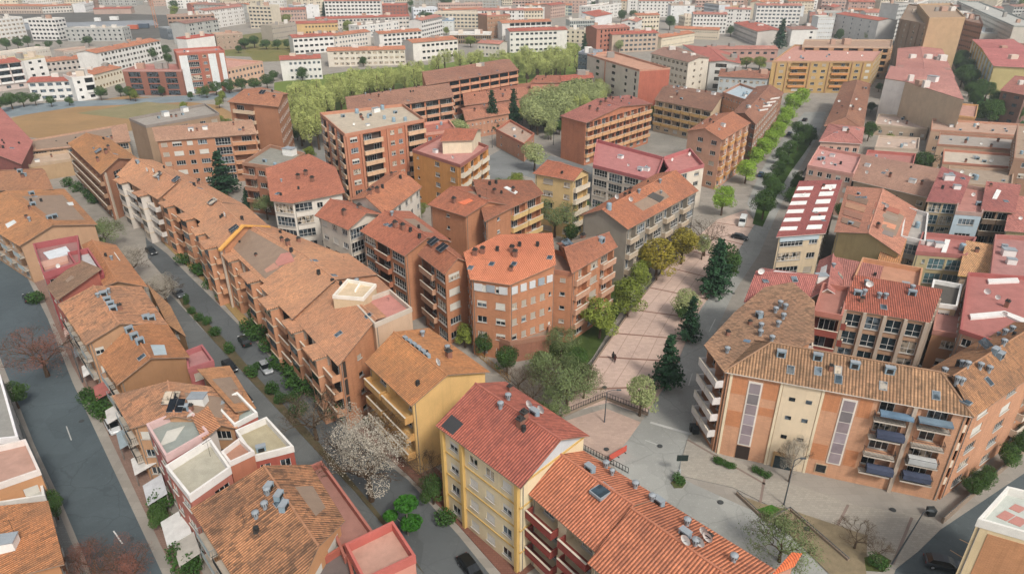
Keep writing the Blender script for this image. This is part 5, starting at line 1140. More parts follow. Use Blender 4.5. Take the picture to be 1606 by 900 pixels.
I1=B('apartment_house','cream walled house with white framed roof opening, between the court block and the maroon roofs',[(1456,478),(1500,484),(1508,450),(1463,442)],14.6,'f','#c2ac88','s',fac='W',flat='#55504a',par='#d9d7d2',parh=.8)
B('apartment_house','brown walled house with small balcony window right of the court block piers',[(1462,522),(1508,530),(1512,490),(1468,484)],13.4,'f','#a87850','s',fac='.W',flat='#a8746a',par='#b07464')
I3=B('apartment_house','house with wide dull maroon roof and one large white roof box, right edge',[(1552,438),(1640,448),(1640,376),(1560,372)],14.6,'f','#b09880','s',fac='*w',flat='#a5706a',par='#a8685f'); on(I3,'box',(1580,400))
B('apartment_house','white framed glass fronted house behind the patchwork roof',[(1412,374),(1450,382),(1455,338),(1420,328)],13.2,'f','#c4c4c0','s',fac='G',flat='#a8a098',par='#cfcbc6',gl='#4a5c66')
B('row_house','low maroon roofed wing linking the curved parapets to the tan gable wall',[(1300,452),(1372,462),(1384,425),(1310,410)],12.4,'sA','#b5946c','s',rh=1.,fac='*w',tile=('#ad7064','#7c4c46'))
B('row_house','low orange roofed wing behind the court block ridge, with grey vents',[(1338,440),(1440,456),(1446,425),(1352,408)],12.8,'f','#b59878','s',fac=None,flat='#b9805f',par='#c2885c')

for pa,pb,k_ in (((737,438),(800,447),3),((800,447),(872,424),5)):
    ei,_=front_edge(OC,pa,pb); Lw=(OC.wp[ei]-OC.wp[(ei+1)%len(OC.wp)]).length
    for k in range(k_): onwall(OC,ei,(k+.5)*Lw/k_,13.8,Lw/k_*.66,1.4,.16,plain('#c2c4c6' if (k+k_)%4 else '#8f9aa4',.4,.1),'window_shutter')
aw=MB(); p=P(838,520,3.5); q=P(822,528,3.5)
aw.poly([(p[0]-3,p[1]-1.4,3.0),(p[0]+.5,p[1]-1.4,3.0),(p[0]+.5,p[1]+1.,4.0),(p[0]-3,p[1]+1.,4.0)],plain('#cf5f2c',.8,.1))
aw.poly([(p[0]-3,p[1]+1.,3.94),(p[0]+.5,p[1]+1.,3.94),(p[0]+.5,p[1]-1.4,2.94),(p[0]-3,p[1]-1.4,2.94)],plain('#cf5f2c',.8,.1))
ao=aw.obj('awning',OC.root,(OC.c.x,OC.c.y,0))

# projecting bays with their own tiled caps along the middle row
for bl in ALL:
    if 'middle row block' not in str(bl.root.get('label')): continue
    es=[(abs((bl.wp[i]-bl.wp[(i+1)%4]).length),i) for i in range(4)]
    ei=min(range(4),key=lambda i:((bl.wp[i]+bl.wp[(i+1)%4])/2).length if (bl.wp[i]-bl.wp[(i+1)%4]).normalized().dot(Vector((.62,-.78)))**2>.6 else 1e9)
    L=(bl.wp[ei]-bl.wp[(ei+1)%4]).length; pale='white rounded' in bl.root['label']; m=stucco('#c9bfb4') if pale else brick('#bb7f55'); tm=tiles('#c48a62','#8a6850',.34,.4)
    for j,f in enumerate((.2,.72) if L>15 else (.45,)):
        u=L*f; w=3.4+.5*((j+int(L))%2); d=1.9+.3*(j%2)
        onwall(bl,ei,u,0,w,bl.h-.35,d,m,'bay'); onwall(bl,ei,u,bl.h-.36,w+.9,.3,d+.7,tm,'bay_roof')
        nf=4; fh=(bl.h-.4)/nf
        for k in range(nf):
            onwall(bl,ei,u,k*fh+1.15,w-.7,fh-1.75,d+.04,glass('#1c2328'),'bay_window')
            onwall(bl,ei,u,k*fh+fh-.45,w+.12,.22,d+.1,stucco('#cdb79a'),'bay_cornice')
# ================================================================ the far city
def Hof(yb,ye):
    f=lambda py:math.tan(PITCH-math.atan((450-py)/FPX))
    return CAMH-CAMH/f(yb)*f(ye)
FP=[]
def FAR(label,x0,y0,x1,y1,yb,dep,wall,roof='gx',tile=TPK,fac='*w',det=0,group=None,**k):
    h=max(5.,min(34.,Hof(yb,(y0+y1)/2))); a=Vector(P(x0,y0,h)); b=Vector(P(x1,y1,h)); d=(b-a).normalized(); n=Vector((-d.y,d.x))
    if n.y<0: n=-n
    if roof=='gx' : k.setdefault('rh',1.3)
    k.setdefault('fm',{1:'-',3:'-'})
    FP.append(((a+b)/2+n*dep/2,(b-a).length/2+3,dep/2))
    B('apartment_block' if 'tower' not in label else 'apartment_tower',label,[tuple(a),tuple(b),tuple(b+n*dep),tuple(a+n*dep)],h,roof,wall,'s',fac=fac,tile=tile,det=det,world=True,ov=.4,group=group,**k)
WH='#d4d2cd'; RD=('#b5604e','#80463a'); OR=('#c07a56','#8a5a44'); BN=('#a0766a','#74564c')
FAR('brick and white tower with red roof deck, tallest block on the upper left',277,86,352,81,146,16,'#a5644c','f',flat='#b5786a',par='#b05c48',fac='-G|wl.-',det=1)
onw=ALL[-1]; ei,_=front_edge(onw,(277,86),(352,81)); Lw=(onw.wp[ei]-onw.wp[(ei+1)%4]).length
for u,w in ((.12,.17),(.72,.16),(.93,.10)): onwall(onw,ei,Lw*u,.3,Lw*w,onw.h-1,.06,stucco('#cfd3d4'))
FAR('white penthouse box with red sides on the tall brick and white tower',292,62,336,56,84,10,'#d8d6d2','f',flat='#b96a58',par='#b8503f',fac=None)
FAR('peach block with rows of yellow blinds, right of the tall brick and white tower',356,110,412,98,133,26,'#cfa88a','f',flat='#c08a78',par='#c99a80',fac='*v')
FAR('dark brick block with three pale window bays on the upper left',192,112,284,112,150,18,'#8f5a48','f',flat='#a8685c',par='#b5857a',fac='.G.G.G.',balc='#b9b4ae')
FAR('white block with maroon roof edge and open loggias above the dry field',41,130,112,127,158,14,WH,'gx',RD,'*W')
FAR('white windowed end block beside the loggia block above the dry field',113,124,146,120,157,14,'#dddbd6','f',fac='.w.b',flat='#c0b0a6',par='#d6d2cc')
FAR('cream block with rows of yellow windows and orange roof edge above the dry field',146,118,192,106,136,14,'#d6ccb4','gx',OR,'*w',gl='#8a6a30')
FAR('long white block with stepped bays and orange roof, behind the yellow window block',151,84,252,64,106,14,WH,'gx',OR,'-*wW')
FAR('white block with six small windows on the left, above the tree belt',36,95,70,90,122,16,'#dcdad5','f',fac='.w.w.',flat='#c4b49a',par='#c9b890')
FAR('red and white banded block on the left edge of the photo',-30,104,34,97,142,18,'#c2b2aa','gx',RD,'*B',balc='#d9d7d3',inner='#7c4038')
FAR('flat white strip building with small vents along the left road',-10,88,78,76,100,12,'#bfb8ac','f',fac='*s',flat='#c2b8a8',par='#c9c0b4')
FAR('low block with orange curved roof between two white rows, left',70,98,134,92,112,14,'#b9b0a8','gx',OR,'*w')
FAR('low grey roofed row behind the orange curved roof',100,82,150,76,96,12,'#b5aaa0','f',fac='*w',flat='#b08c78',par='#b5a090')
FAR('white block with red roof and blank end wall, above the light green trees, left',438,95,504,92,126,14,'#d3d0cc','gx',RD,'-.*w')
FAR('white block in the row above the light green trees, with blank left end',512,81,636,78,104,14,'#cfc6b6','gx',OR,'-*W')
FAR('white loggia block at the left start of the three long rows',458,60,524,56,84,14,WH,'gx',RD,'*W')
FAR('white long block, left one of the middle row with red roof',524,57,582,50,75,12,'#cdc6bc','gx',OR,'w.*w-')
FAR('white long block, right one of the middle row with red roof',594,54,662,49,72,12,'#cfccc6','gx',OR,'-*W')
FAR('long grey white slab with red roof in the third row',495,31,643,26,48,11,'#c4bdb4','gx',RD,'*wW')
FAR('white house with big blank left wall and dark window columns, top centre',647,68,719,62,94,16,'#d3cec6','gx',OR,'--*W')
FAR('white block with blue grid windows, top centre',648,14,686,13,33,12,'#ccd2d8','f',fac='*w',flat='#b9b9bb',par='#c9cdd2')
FAR('pale block with blue roof edge and lime end wall, top centre',670,33,711,33,52,14,'#cdd0cc','f',fac='*s.',flat='#8fa3b4',par='#6f90ae')
FAR('long white building with blue roof line, top centre',711,27,764,25,38,12,'#ccd4da','f',fac='*w',flat='#8fa8ba',par='#4f86ae')
FAR('cream strip block with orange roof behind the blue roof line',695,17,758,15,27,10,'#c9bfae','gx',OR,'*w')
FAR('brown brick tower block beside the blue roof line, top centre',764,26,800,24,60,16,'#a37a5c','f',fac='*w',flat='#b5806c',par='#b5705c')
FAR('low brown arcade block with white flat roof, top centre',705,55,770,55,69,16,'#8a7458','f',fac='*l',flat='#c9c6bf',par='#cfccc6')
FAR('small grey white house with pink roof beside the pale trees, top centre',748,68,784,70,90,14,'#c6bdb4','gx',TPK,'*w')
FAR('red brick hall with sloped roof far behind the three rows',586,9,637,9,24,16,'#a0604e','gx',RD,'*.w')
FAR('white block with rust roof slab and blank left wall, rear of the twin',787,37,866,34,62,12,'#cfccc6','gx',OR,'--*g')
FAR('white block with rust roof slab and blank ends, front of the twin',799,50,891,47,82,13,'#d3d0cb','gx',RD,'w.*W.--')
FAR('pale green block with colourful top, upper centre',824,9,898,9,25,14,'#b9bfae','gx',OR,'*wG')
FAR('grey framed block above the white twin, upper centre',894,33,933,32,50,12,'#a9b0ac','f',fac='*l',flat='#b5b0a8',par='#b9b4aa')
FAR('white gable house with maroon roof, upper centre',934,27,961,22,42,14,'#d9dadb','sA',RD,'-',rh=3.)
FAR('brick and white block with blue side windows, upper centre',936,46,989,43,82,16,'#a96a54','gx',TPK,'-l.*w')
FAR('white panel block with brown grid loggias and red roof, upper centre',960,55,1034,52,82,14,'#b5a08c','gx',RD,'--*W.')
FAR('cream narrow tower with orange gables, upper centre right',999,25,1036,24,52,12,'#cfc3ac','gx',OR,'.*w')
FAR('white tower with three dark windows on its right side',1053,9,1090,9,37,14,'#d6d8d8','f',fac='s-.w.',flat='#a99a8c',par='#b0a090')
FAR('white slab tower with recessed window column, upper right centre',1105,5,1128,8,36,12,'#c6cbd0','f',fac='*l',flat='#b5a898',par='#b9a898')
FAR('block with blank yellow end wall, upper right centre',1129,10,1166,10,34,12,'#c9ac6c','f',fac=None,flat='#b9a090',par='#b59a80')
FAR('cream ring building with small square windows, upper right centre',1057,45,1128,48,62,12,'#cbbda6','gx',OR,'*s')
FAR('cream long house in front of the ring building',1038,60,1091,52,73,12,'#d0c4aa','gx',OR,'.*s')
FAR('pink roofed long building with dark loggias behind the yellow block',1112,78,1222,78,98,14,'#b58a7c','gx',TPK,'*W.')
FAR('red roofed courtyard building left of the tall dark fir',1150,36,1188,50,64,22,'#c4bcb4','gx',RD,'*w')
FAR('white house with brown hipped roof and one dark window column, right of the tall fir',1242,47,1284,46,72,18,'#d5d4cf','gx',BN,'--.w.')
FAR('white strip tower right of the brown hipped roof',1284,28,1310,28,62,12,'#cfd2d2','f',fac='*s',flat='#b5b5ae',par='#c0c0ba')
FAR('low white building with blue sign wall, above the tall fir',1226,11,1262,12,26,12,'#d3d8da','f',fac='-.',flat='#b9c0c2',par='#c6ccce')
FAR('white block with maroon roof and pale blue end wall, upper right',1310,22,1378,33,64,16,'#c6c4c0','gx',RD,'*w---')
FAR('pink brown curved ring block, upper right',1330,16,1407,19,34,16,'#b08a78','gx',OR,'*W')
FAR('grey narrow tower with window stripes, left of the brown slab',1410,8,1430,6,60,14,'#b9bab6','f',fac='*w',flat='#a9a59c',par='#b5b0a8')
FAR('long white hospital like block across the upper right corner',1536,4,1640,44,62,18,'#c9c4b6','f',fac='*ww',flat='#a9a9a2',par='#9aa09a')
FAR('pale low wing with white glass roof beside the hospital like block',1530,38,1590,54,66,22,'#c4c0b4','f',fac='*w',flat='#c4ccce',par='#b9bdb8')
FAR('cream terrace row at the right edge behind the pink roof bays',1560,68,1640,80,96,12,'#cbbdaa','gx',TPK,'*w')
FAR('white block in the left corner row beyond the rail yard',64,11,112,9,21,12,'#c6c0b6','gx',OR,'*w')
FAR('white block with rounded end beyond the rail yard',113,8,133,4,18,12,'#d3d3d3','f',fac='*w',flat='#c0bcb8',par='#cfcfcf')
FAR('pinkish row beyond the rail yard, leftmost',-10,10,63,10,22,12,'#bca898','gx',OR,'*w')
FAR('low pink roofed sheds beyond the rail yard',145,15,205,14,22,14,'#b59a8c','gx',RD,'.w')
FAR('brown unfinished block behind the crane',262,27,336,24,50,16,'#a07e68','f',fac='*W',flat='#a58c7c',par='#a08270')
FAR('grey glass shed with white end panel right of the rail yard',262,46,284,44,62,14,'#6d757c','f',fac='*l',flat='#8a9096',par='#8d9296')
FAR('brown block with white end wall behind the green bank',338,56,380,53,78,12,'#a58c78','f',fac='*w.',flat='#b58a74',par='#b59a84')
FAR('grey ruined wall block with ragged top, left of the ochre wall',426,42,463,37,62,12,'#a59a8c','f',fac='*s',flat='#9a8f80',par='#a59a8c')
FAR('block with blank ochre wall and grid windows',464,38,530,36,54,12,'#c7a468','gx',RD,'--*w')
FAR('white low hall with blue gable roof, upper left',394,18,441,17,27,14,'#ccd2d4','gx',('#7f9ba4','#5f7a84'),'*s')
FAR('white and blue block, left of the white blank wall, upper left',461,10,477,9,30,12,'#c4ccd2','f',fac='*G',flat='#b5b5b5',par='#c4c8cc')
FAR('white blank walled block with a few windows, upper left',479,10,500,9,29,12,'#d9dada','f',fac='.s.',flat='#b9b9b5',par='#cfcfcf')
FAR('white houses with red roofs at the top, left of the red brick hall',520,8,584,6,26,12,'#c6c2bc','gx',RD,'*w.')
FAR('small block with green window, mid left behind the dark bush',300,8,330,6,24,12,'#b5705c','gx',OR,'*w')
FAR('long cream block on the ridge of the green bank',345,10,392,8,22,12,'#c4baa4','gx',OR,'*w')
# beyond: rows too far to tell one from another
cols=[('white',WH,TPK),('cream','#cbbfa8',OR),('pink','#b99a8c',RD),('grey','#a9aaa6',BN),('brown brick','#ab8874',TPK)]
fr=random.Random(11); n=0; yy=560.; REST=[]
while yy<1750:
    half=yy*.80; x=-half
    while x<half:
        L=fr.uniform(16,42)*(1+.0005*yy); dp=fr.uniform(11,15); ang=fr.choice((-.25,-.1,.05,.2,.9,1.2)) ; c=Vector((x+L/2,yy+fr.uniform(-14,14)))
        ok=True
        for (q,r,dd) in FP:
            e=c-q
            if abs(e.x)<r+L*.5+2 and abs(e.y)<dd+13: ok=False;break
        g=Q2=None
        # keep the rail yard free
        if c.x<-.44*c.y and 585<c.y<850: ok=False
        if ok and n>=270 and fr.random()<.9: REST.append((c,L,dp,ang,fr.choice((9,12,15,18,21)),fr.random()))
        elif ok and n<270 and fr.random()<.92:
            cn,wl,tl=cols[fr.choices(range(5),(8,4,4,3,1))[0]]; d=Vector((math.cos(ang),math.sin(ang)))*L/2; nn=Vector((-math.sin(ang),math.cos(ang)))*dp/2
            h=fr.choice((9,12,12,15,15,18,24 if yy>800 else 15))
            B('apartment_block',cn+' apartment block in the hazy outermost rows of the city',[tuple(c-d-nn),tuple(c+d-nn),tuple(c+d+nn),tuple(c-d+nn)],h,'gx' if fr.random()<.6 else 'f',wl,'s',fac=fr.choice(('*w','*W','*w.','*-ww')),tile=tl,det=0,world=True,ov=.4,rh=1.3,flat='#b8ada2',par=wl,fm={1:'-',3:'-'} if fr.random()<.6 else None,group=cn+' blocks in the outermost rows of the city'); n+=1
        x+=L+fr.uniform(3,14)
    yy+=27+yy*.024
rb=MB()
for (c,L,dp,ang,h,r_) in REST:
    w_,t_=[('#d4d2cd','#b9796a'),('#cbbfa8','#b5604e'),('#b99a8c','#b5705c'),('#b5b5b0','#a0766a')][int(r_*4)]
    rb.box((c.x,c.y,0),(L,dp,h),stucco(w_),ang,plain(t_,.9,.2))
    for k in range(int(h/3)):
        d=Vector((math.cos(ang),math.sin(ang))); nn=Vector((math.sin(ang),-math.cos(ang)))
        m_=max(2,int(L/4))
        for j in range(m_):
            q=c+nn*(dp/2+.05)+d*((j+.5)*L/m_-L/2); a_,b_=q-d*.9,q+d*.9; rb.poly([(a_.x,a_.y,k*3+1),(b_.x,b_.y,k*3+1),(b_.x,b_.y,k*3+2.4),(a_.x,a_.y,k*3+2.4)],glass('#3a4248'))
if rb.f: tag(rb.obj('far_city_rows'),'mass of pale apartment rows dissolving in haze at the top of the photo','distant city',kind='stuff')
# ================================================================ crane on the far site
def crane():
    x,y=P(246,44); r=empty('tower_crane',(x,y,0),'orange lattice tower crane beside the rail yard','crane'); m=plain('#c0743c',.6,.15)
    b=MB(); 
    for sx in(-1,1):
        for sy in(-1,1): b.tube([(sx,sy,0),(sx,sy,52)],[.22,.22],m,4)
    for k in range(26):
        z=k*2.
        b.tube([(-1,-1,z),(1,-1,z+2)],[.12,.12],m,4); b.tube([(1,-1,z),(1,1,z+2)],[.12,.12],m,4); b.tube([(-1,1,z),(-1,-1,z+2)],[.12,.12],m,4)
    b.obj('mast',r)
    j=MB(); 
    for yy_,zz_ in((-.8,52),(.8,52),(0,53.6)): j.tube([(-14,yy_,zz_),(40,yy_,zz_)],[.2,.2],m,4)
    for k in range(26): X=-13+k*2; j.tube([(X,-.8,52),(X+1,0,53.6),(X+2,.8,52)],[.12]*3,m,4)
    j.box((-12,0,49.5),(3,2,2.4),plain('#8a8a88',.8,.1)); j.obj('jib',r); r.rotation_euler.z=.5
    c=MB(); c.box((0,1.6,49.6),(1.6,1.6,2.2),plain('#d0cfc8',.5,.1)); c.obj('cab',r)
crane()
def chimney_stack():
    x,y=P(155,22); r=empty('factory_chimney',(x,y,0),'tall brown brick chimney beyond the rail yard','chimney'); b=MB(); b.tube([(0,0,0),(0,0,32),(0,0,44)],[2.6,2.,1.7],brick('#7c6658'),14); b.obj('shaft',r); c=MB(); c.tube([(0,0,42.4),(0,0,44.3)],[2.1,2.1],plain('#5a4a42',.8,.1),14); c.obj('rim',r)
chimney_stack()
# goods sheds and wagons in the yard
for (x,y,x2,c_,lb) in ((40,37,54,'#d0d0cc','white lorry trailer parked in the rail yard, left'),(150,35,158,'#d6d6d2','small white trailer in the middle of the rail yard'),(174,33,186,'#d8d8d4','white trailer at the right of the rail yard'),(202,47,217,'#c4582c','orange freight container by the yard road'),(218,45,234,'#4a5a6c','dark blue freight container by the yard road')):
    a_=P(x,y); b_=P(x2,y); L=b_[0]-a_[0]; r=empty('freight_container',((a_[0]+b_[0])/2,a_[1],0),lb,'container'); m=MB(); m.box((0,0,.6),(L,3.,3.2),plain(c_,.6,.15)); m.obj('box_body',r); f=MB(); f.box((0,0,.0),(L*.9,2.4,.6),plain('#3a3a3a',.8,.1)); f.obj('frame',r)
# ================================================================ vegetation
def inpoly(x,y,pl):
    c=False; n=len(pl)
    for i in range(n):
        x0,y0=pl[i];x1,y1=pl[i-1]
        if (y0>y)!=(y1>y) and x<(x1-x0)*(y-y0)/(y1-y0)+x0: c=not c
    return c
def grove(kind,pxs,step,h,label,group,wide=1.,jit=.4,cap=90):
    q=[P(*p) for p in pxs]; x0=min(p[0] for p in q);x1=max(p[0] for p in q);y0=min(p[1] for p in q);y1=max(p[1] for p in q); y=y0; n=0
    while y<y1 and n<cap:
        x=x0
        while x<x1:
            a=x+rnd.uniform(-jit,jit)*step; b=y+rnd.uniform(-jit,jit)*step
            if inpoly(a,b,q) and n<cap: T(kind,0,0,h*rnd.uniform(.82,1.15),label,wide*rnd.uniform(.9,1.15),group,world=(a,b)); n+=1
            x+=step
        y+=step
PG='pale green poplars in the belt behind the brick courts'; PL='pale green young poplar in the dense belt behind the brick courts'
grove('poplar',[(436,178),(560,146),(655,136),(670,150),(600,160),(548,172),(520,190),(462,196)],6.6,13,PL,PG,1.45)
grove('poplar',[(462,196),(520,188),(510,240),(470,240)],6.5,13,PL,PG,1.45)
grove('poplar',[(640,128),(800,112),(830,118),(806,106),(700,112)],8.,12,PL,PG,1.6)
grove('poplar',[(806,112),(905,96),(915,124),(860,134),(820,130)],8.,13,PL,PG,1.6)
grove('pale',[(812,200),(845,172),(938,158),(945,172),(880,196),(850,218)],6.5,13,'light green round tree in the clump beside the brick court wall','light green clump beside the brick court wall',1.1)
T('conifer',772,208,17,'dark conifer, left of the pair in the brick court',.9,seed=0); T('conifer',806,196,15,'dark conifer, right of the pair in the brick court',.9,seed=1)
T('round',730,205,8,'dark bush left of the two court conifers',1.2); T('round',700,196,7,'low dark tree between the long balcony blocks',1.2)
T('pale',838,268,11,'round green tree with bare stem at the bend of the court road',1.25,seed=1); T('pale',826,190,13,'tall pale tree behind the right court conifer',.9)
T('pale',893,238,7,'small green tree in front of the blank brick end wall',1.1); T('poplar',1022,196,9,'light green tree at the car park wall, left',2.); T('poplar',1048,200,9,'light green tree at the car park wall, right',2.)
T('cedar',353,306,14,'dark layered conifer between the tan brick block and the middle row',1.35,seed=2)
T('round',405,235,9,'olive tree at the foot of the brick tower',.9); T('weep',420,345,8,'green bush at the corner of the white block',1.1)
T('round',455,205,9,'dark tree below the pale poplars, left'); T('round',690,300,6,'bush below the ochre house'); T('olive',660,345,6,'olive bush beside the long curved tiled roof')
T('weep',870,372,12,'loose green tree between the brick and the grey gabled blocks',1.1,seed=0); T('round',895,385,7,'dark green tree beside the grey gabled wall')
T('weep',742,402,5,'grey green shrub at the foot of the gabled stair shafts'); T('round',985,345,5,'dark hedge tree below the ship like house'); T('round',940,342,5,'low tree under the ship like house, left')
# plaza
T('autumn',1028,440,12,'yellow olive tree, largest on the plaza edge by the grey block',1.25,seed=0); T('autumn',1068,415,11,'yellow olive tree behind the largest one on the plaza edge',1.1,seed=1); T('olive',1000,455,8,'small olive tree at the left foot of the grey block',1.)
T('olive',940,530,10,'olive green tree on the plaza edge near the brick right wing',1.1,seed=1); T('olive',983,497,10,'green tree on the plaza edge, second from the brick right wing',1.1,seed=2)
T('bare',1104,402,11,'thin leafless tree at the top of the plaza',1.,seed=0); T('pale',1100,408,8,'pale tree beside the leafless one at the top of the plaza',.8)
T('lime',1131,338,10,'bright lime green round tree at the plaza top',1.1,seed=0)
T('conifer',1119,462,13.5,'tall dark fir on the plaza beside the avenue',1.1,seed=0); T('round',1132,448,12,'mid green tree just behind the tall plaza fir',1.)
T('cedar',1080,535,10,'dark fir on the plaza, middle of the avenue side',1.0,seed=1); T('pale',1072,500,8,'pale yellow tree behind the middle plaza fir',1.1,seed=2)
T('cedar',1044,608,11,'broad dark fir nearest to the square',1.05,seed=2); T('round',1068,505,5,'small dark bush beside the pale yellow plaza tree')
T('pale',1003,652,9,'thin pale tree at the fenced court corner',.95,seed=0)
for i,(x,y,s,k,lb) in enumerate([(888,640,10.5,'weep','large grey green tree overhanging the plaza'),(858,615,9,'weep','grey green tree behind the large overhanging one'),(905,590,7,'round','green tree at the corner of the plaza steps'),(880,560,7,'weep','tree against the brick curved terrace'),(836,640,8,'bare','brownish leafless tree in the garden'),(812,620,7,'bare','leafless shrub tree left of the brownish one'),(795,588,7,'round','dark green bush below the brick terrace'),(760,560,6,'round','bush at the left end of the brick terrace'),(870,660,7,'weep','low tree at the garden fence'),(730,545,6,'olive','small tree by the garden path'),(915,625,7,'weep','grey green tree at the plaza planting corner'),(850,590,6,'round','young tree in the middle of the garden')]): T(k,x,y,s,lb,1.)
# avenue
for i,(x,y,s) in enumerate([(1168,288,9),(1182,262,8),(1196,250,9),(1206,236,9),(1216,222,9),(1224,208,9),(1232,196,9),(1240,178,10),(1254,168,10)]):
    T('lime',x,y,s,['bright lime tree nearest on the west kerb of the avenue','bright lime tree behind the nearest kerb tree'][i] if i<2 else 'bright lime tree in the row on the west kerb of the avenue',1.3,None if i<2 else 'lime trees in the row on the west kerb of the avenue')
for i,(x,y,s) in enumerate([(1195,345,10),(1208,318,9),(1203,300,7),(1218,285,8),(1228,270,7),(1236,250,8),(1222,258,7),(1250,236,8),(1262,222,8),(1270,228,7),(1248,218,8)]):
    T('round',x,y,s,'dark green tree at the tip of the avenue median' if i==0 else 'dark green tree in the planted median of the avenue',1.05,None if i==0 else 'dark green trees in the avenue median')
for i,(x,y,s) in enumerate([(1240,330,8),(1246,312,8),(1252,298,7)]): T('round',x,y,s,'dark green street tree on the east pavement of the avenue',1.,'dark green trees on the east pavement of the avenue')
T('round',1360,222,9,'round dark green tree beside the court pavilion',1.,seed=1); T('round',1440,282,11,'large round dark tree beside the twisted glass wall',1.1,seed=2)
grove('round',[(1492,100),(1508,96),(1530,140),(1560,180),(1606,196),(1600,212),(1540,196),(1512,160)],9,10,'dark green tree in the belt between the pink roofed blocks','dark green trees between the pink roofed blocks',1.1)
T('round',1548,198,13,'largest dark tree at the foot of the olive end wall',1.25,seed=0)
T('autumn',1332,118,15,'big bare brown tree crown on the yellow block terrace',1.15,seed=2)
T('round',1200,134,10,'dark tree left of the yellow block'); T('olive',1190,110,9,'olive trees clump behind the yellow block',1.5); T('olive',1170,108,8,'olive tree beside the pink roofed long building',1.4)
T('conifer',1222,76,20,'tall dark fir above the yellow block',1.0,seed=0); T('conifer',916,84,13,'slim dark conifer by the grey blue glass slab',.8,seed=1)
T('pale',970,84,10,'pale tree in front of the white panel block'); T('bare',796,78,12,'bare tree in front of the white twin'); T('round',1050,48,14,'dark tree mass beside the white tower',1.2); T('round',1100,48,14,'olive dark tree between the white towers',1.1); T('round',1145,58,10,'dark tree left of the red roofed courtyard'); T('round',1315,66,11,'dark tree under the maroon roofed white block'); T('pale',1360,68,10,'pale tree at the pale blue end wall')
T('round',570,105,7,'dark tree among the rows above the poplars',1.1); T('olive',640,88,11,'olive yellow trees between two white blocks',1.3,seed=1); T('olive',738,75,9,'yellow green tree by the arcade block',1.5); T('olive',700,55,7,'green tree by the lime end wall',1.3)
T('conifer',510,32,16,'dark conifer beside the white blank walled block'); T('round',655,50,10,'dark tree left of the blue grid block',1.2); T('round',700,12,14,'dark tree clump far behind the blue roofs',2.2); T('olive',672,8,10,'green far tree behind the blue grid block',1.8)
for i,(x,y,s,w) in enumerate([(12,80,10,1.2),(30,78,10,1.1),(45,74,9,1.1),(62,84,7,1.),(78,78,7,1.2),(95,74,6,1.),(140,72,8,1.6),(240,98,11,1.1),(225,100,8,1.3),(262,90,9,1.2),(266,104,9,1.)]): T('round',x,y,s,'dark green tree among the white blocks on the upper left',w,'dark green trees among the white blocks on the upper left')
for i,(x,y,s,w) in enumerate([(20,172,9,1.3),(38,168,8,1.2),(57,166,7,1.2),(82,168,6,1.1),(110,166,5,1.3),(160,158,8,1.2),(205,158,8,1.1),(190,152,7,1.),(340,150,8,1.3),(360,146,8,1.4),(380,144,8,1.4),(400,144,8,1.4),(420,140,9,1.2),(300,158,5,1.),(325,154,7,1.1),(430,128,7,1.2),(475,128,9,1.1),(0,178,9,1.3)]): T('round',x,y,s,'dark green roadside tree along the road behind the dry field',w,'roadside trees behind the dry field')
for i,(x,y,s,w) in enumerate([(385,78,9,1.6),(400,76,10,1.4),(418,78,8,1.6),(436,78,8,1.4),(452,78,8,1.3),(375,84,6,1.4)]): T('round',x,y,s,'dark green tree on the bank above the peach block',w,'trees on the bank above the peach block')
T('olive',290,178,6,'yellow green tree at the field edge'); T('olive',345,170,6,'small olive tree by the white hut at the field edge')
NOGO=[[P(*p) for p in pl] for pl in ([(745,258),(790,232),(850,240),(930,262),(960,282),(930,300),(870,290),(820,275),(770,300),(740,290)],[(880,650),(905,610),(935,560),(985,490),(1040,425),(1090,375),(1125,345),(1170,330),(1300,170),(1330,170),(1240,330),(1200,420),(1100,640),(1000,720)],[(985,215),(1060,205),(1090,225),(1070,240),(990,240)])]
FPW=[(bl,inset(bl.eave,-1.6)) for bl in ALL if bl.c.length<520]
def scatter(pxs,n,kinds,hr,label,group,seed):
    q=[P(*p) for p in pxs]; g=random.Random(seed); x0=min(p[0] for p in q);x1=max(p[0] for p in q);y0=min(p[1] for p in q);y1=max(p[1] for p in q); k=0; t=0
    while k<n and t<6000:
        t+=1; a=g.uniform(x0,x1); b=g.uniform(y0,y1)
        if not inpoly(a,b,q) or any(inpoly(a,b,z) for z in NOGO) or any(inpoly(a,b,[tuple(v) for v in f]) for _,f in FPW): continue
        T(g.choice(kinds),0,0,g.uniform(*hr),label,g.uniform(.85,1.2),group,world=(a,b)); k+=1
scatter([(400,420),(230,260),(400,190),(700,150),(900,190),(1080,230),(1090,330),(960,460),(900,560),(740,580),(560,520)],75,('round','weep','olive','round','pale'),(4.5,8.),'garden tree in the yards between the middle blocks','garden trees in the yards between the middle blocks',1)
scatter([(700,230),(760,160),(950,150),(940,215),(860,235)],26,('pale','poplar','round'),(8,12),'tall tree standing round the brick court','tall trees standing round the brick court',2)
scatter([(1230,420),(1300,200),(1390,130),(1560,200),(1606,330),(1606,480),(1480,560),(1300,560)],22,('round','olive'),(4,6.5),'small tree in the courts of the east side blocks','small trees in the courts of the east side blocks',3)
scatter([(200,150),(440,120),(520,260),(420,240),(210,190)],10,('round','olive'),(5,8),'tree around the north west blocks','trees around the north west blocks',4)
# hazy trees between far blocks
fr=random.Random(5)
for i in range(70):
    py=fr.uniform(-8,60); px=fr.uniform(-20,1626); w=P(px,py)
    if any(abs(w[0]-q.x)<r+2 and abs(w[1]-q.y)<dd+6 for q,r,dd in FP): continue
    if px<270 and 15<py<70: continue
    T(fr.choice(('round','olive','round')),0,0,fr.uniform(8,14),'dark green tree standing between far apartment blocks',fr.uniform(1.,1.5),'trees standing between the far apartment blocks',world=w)
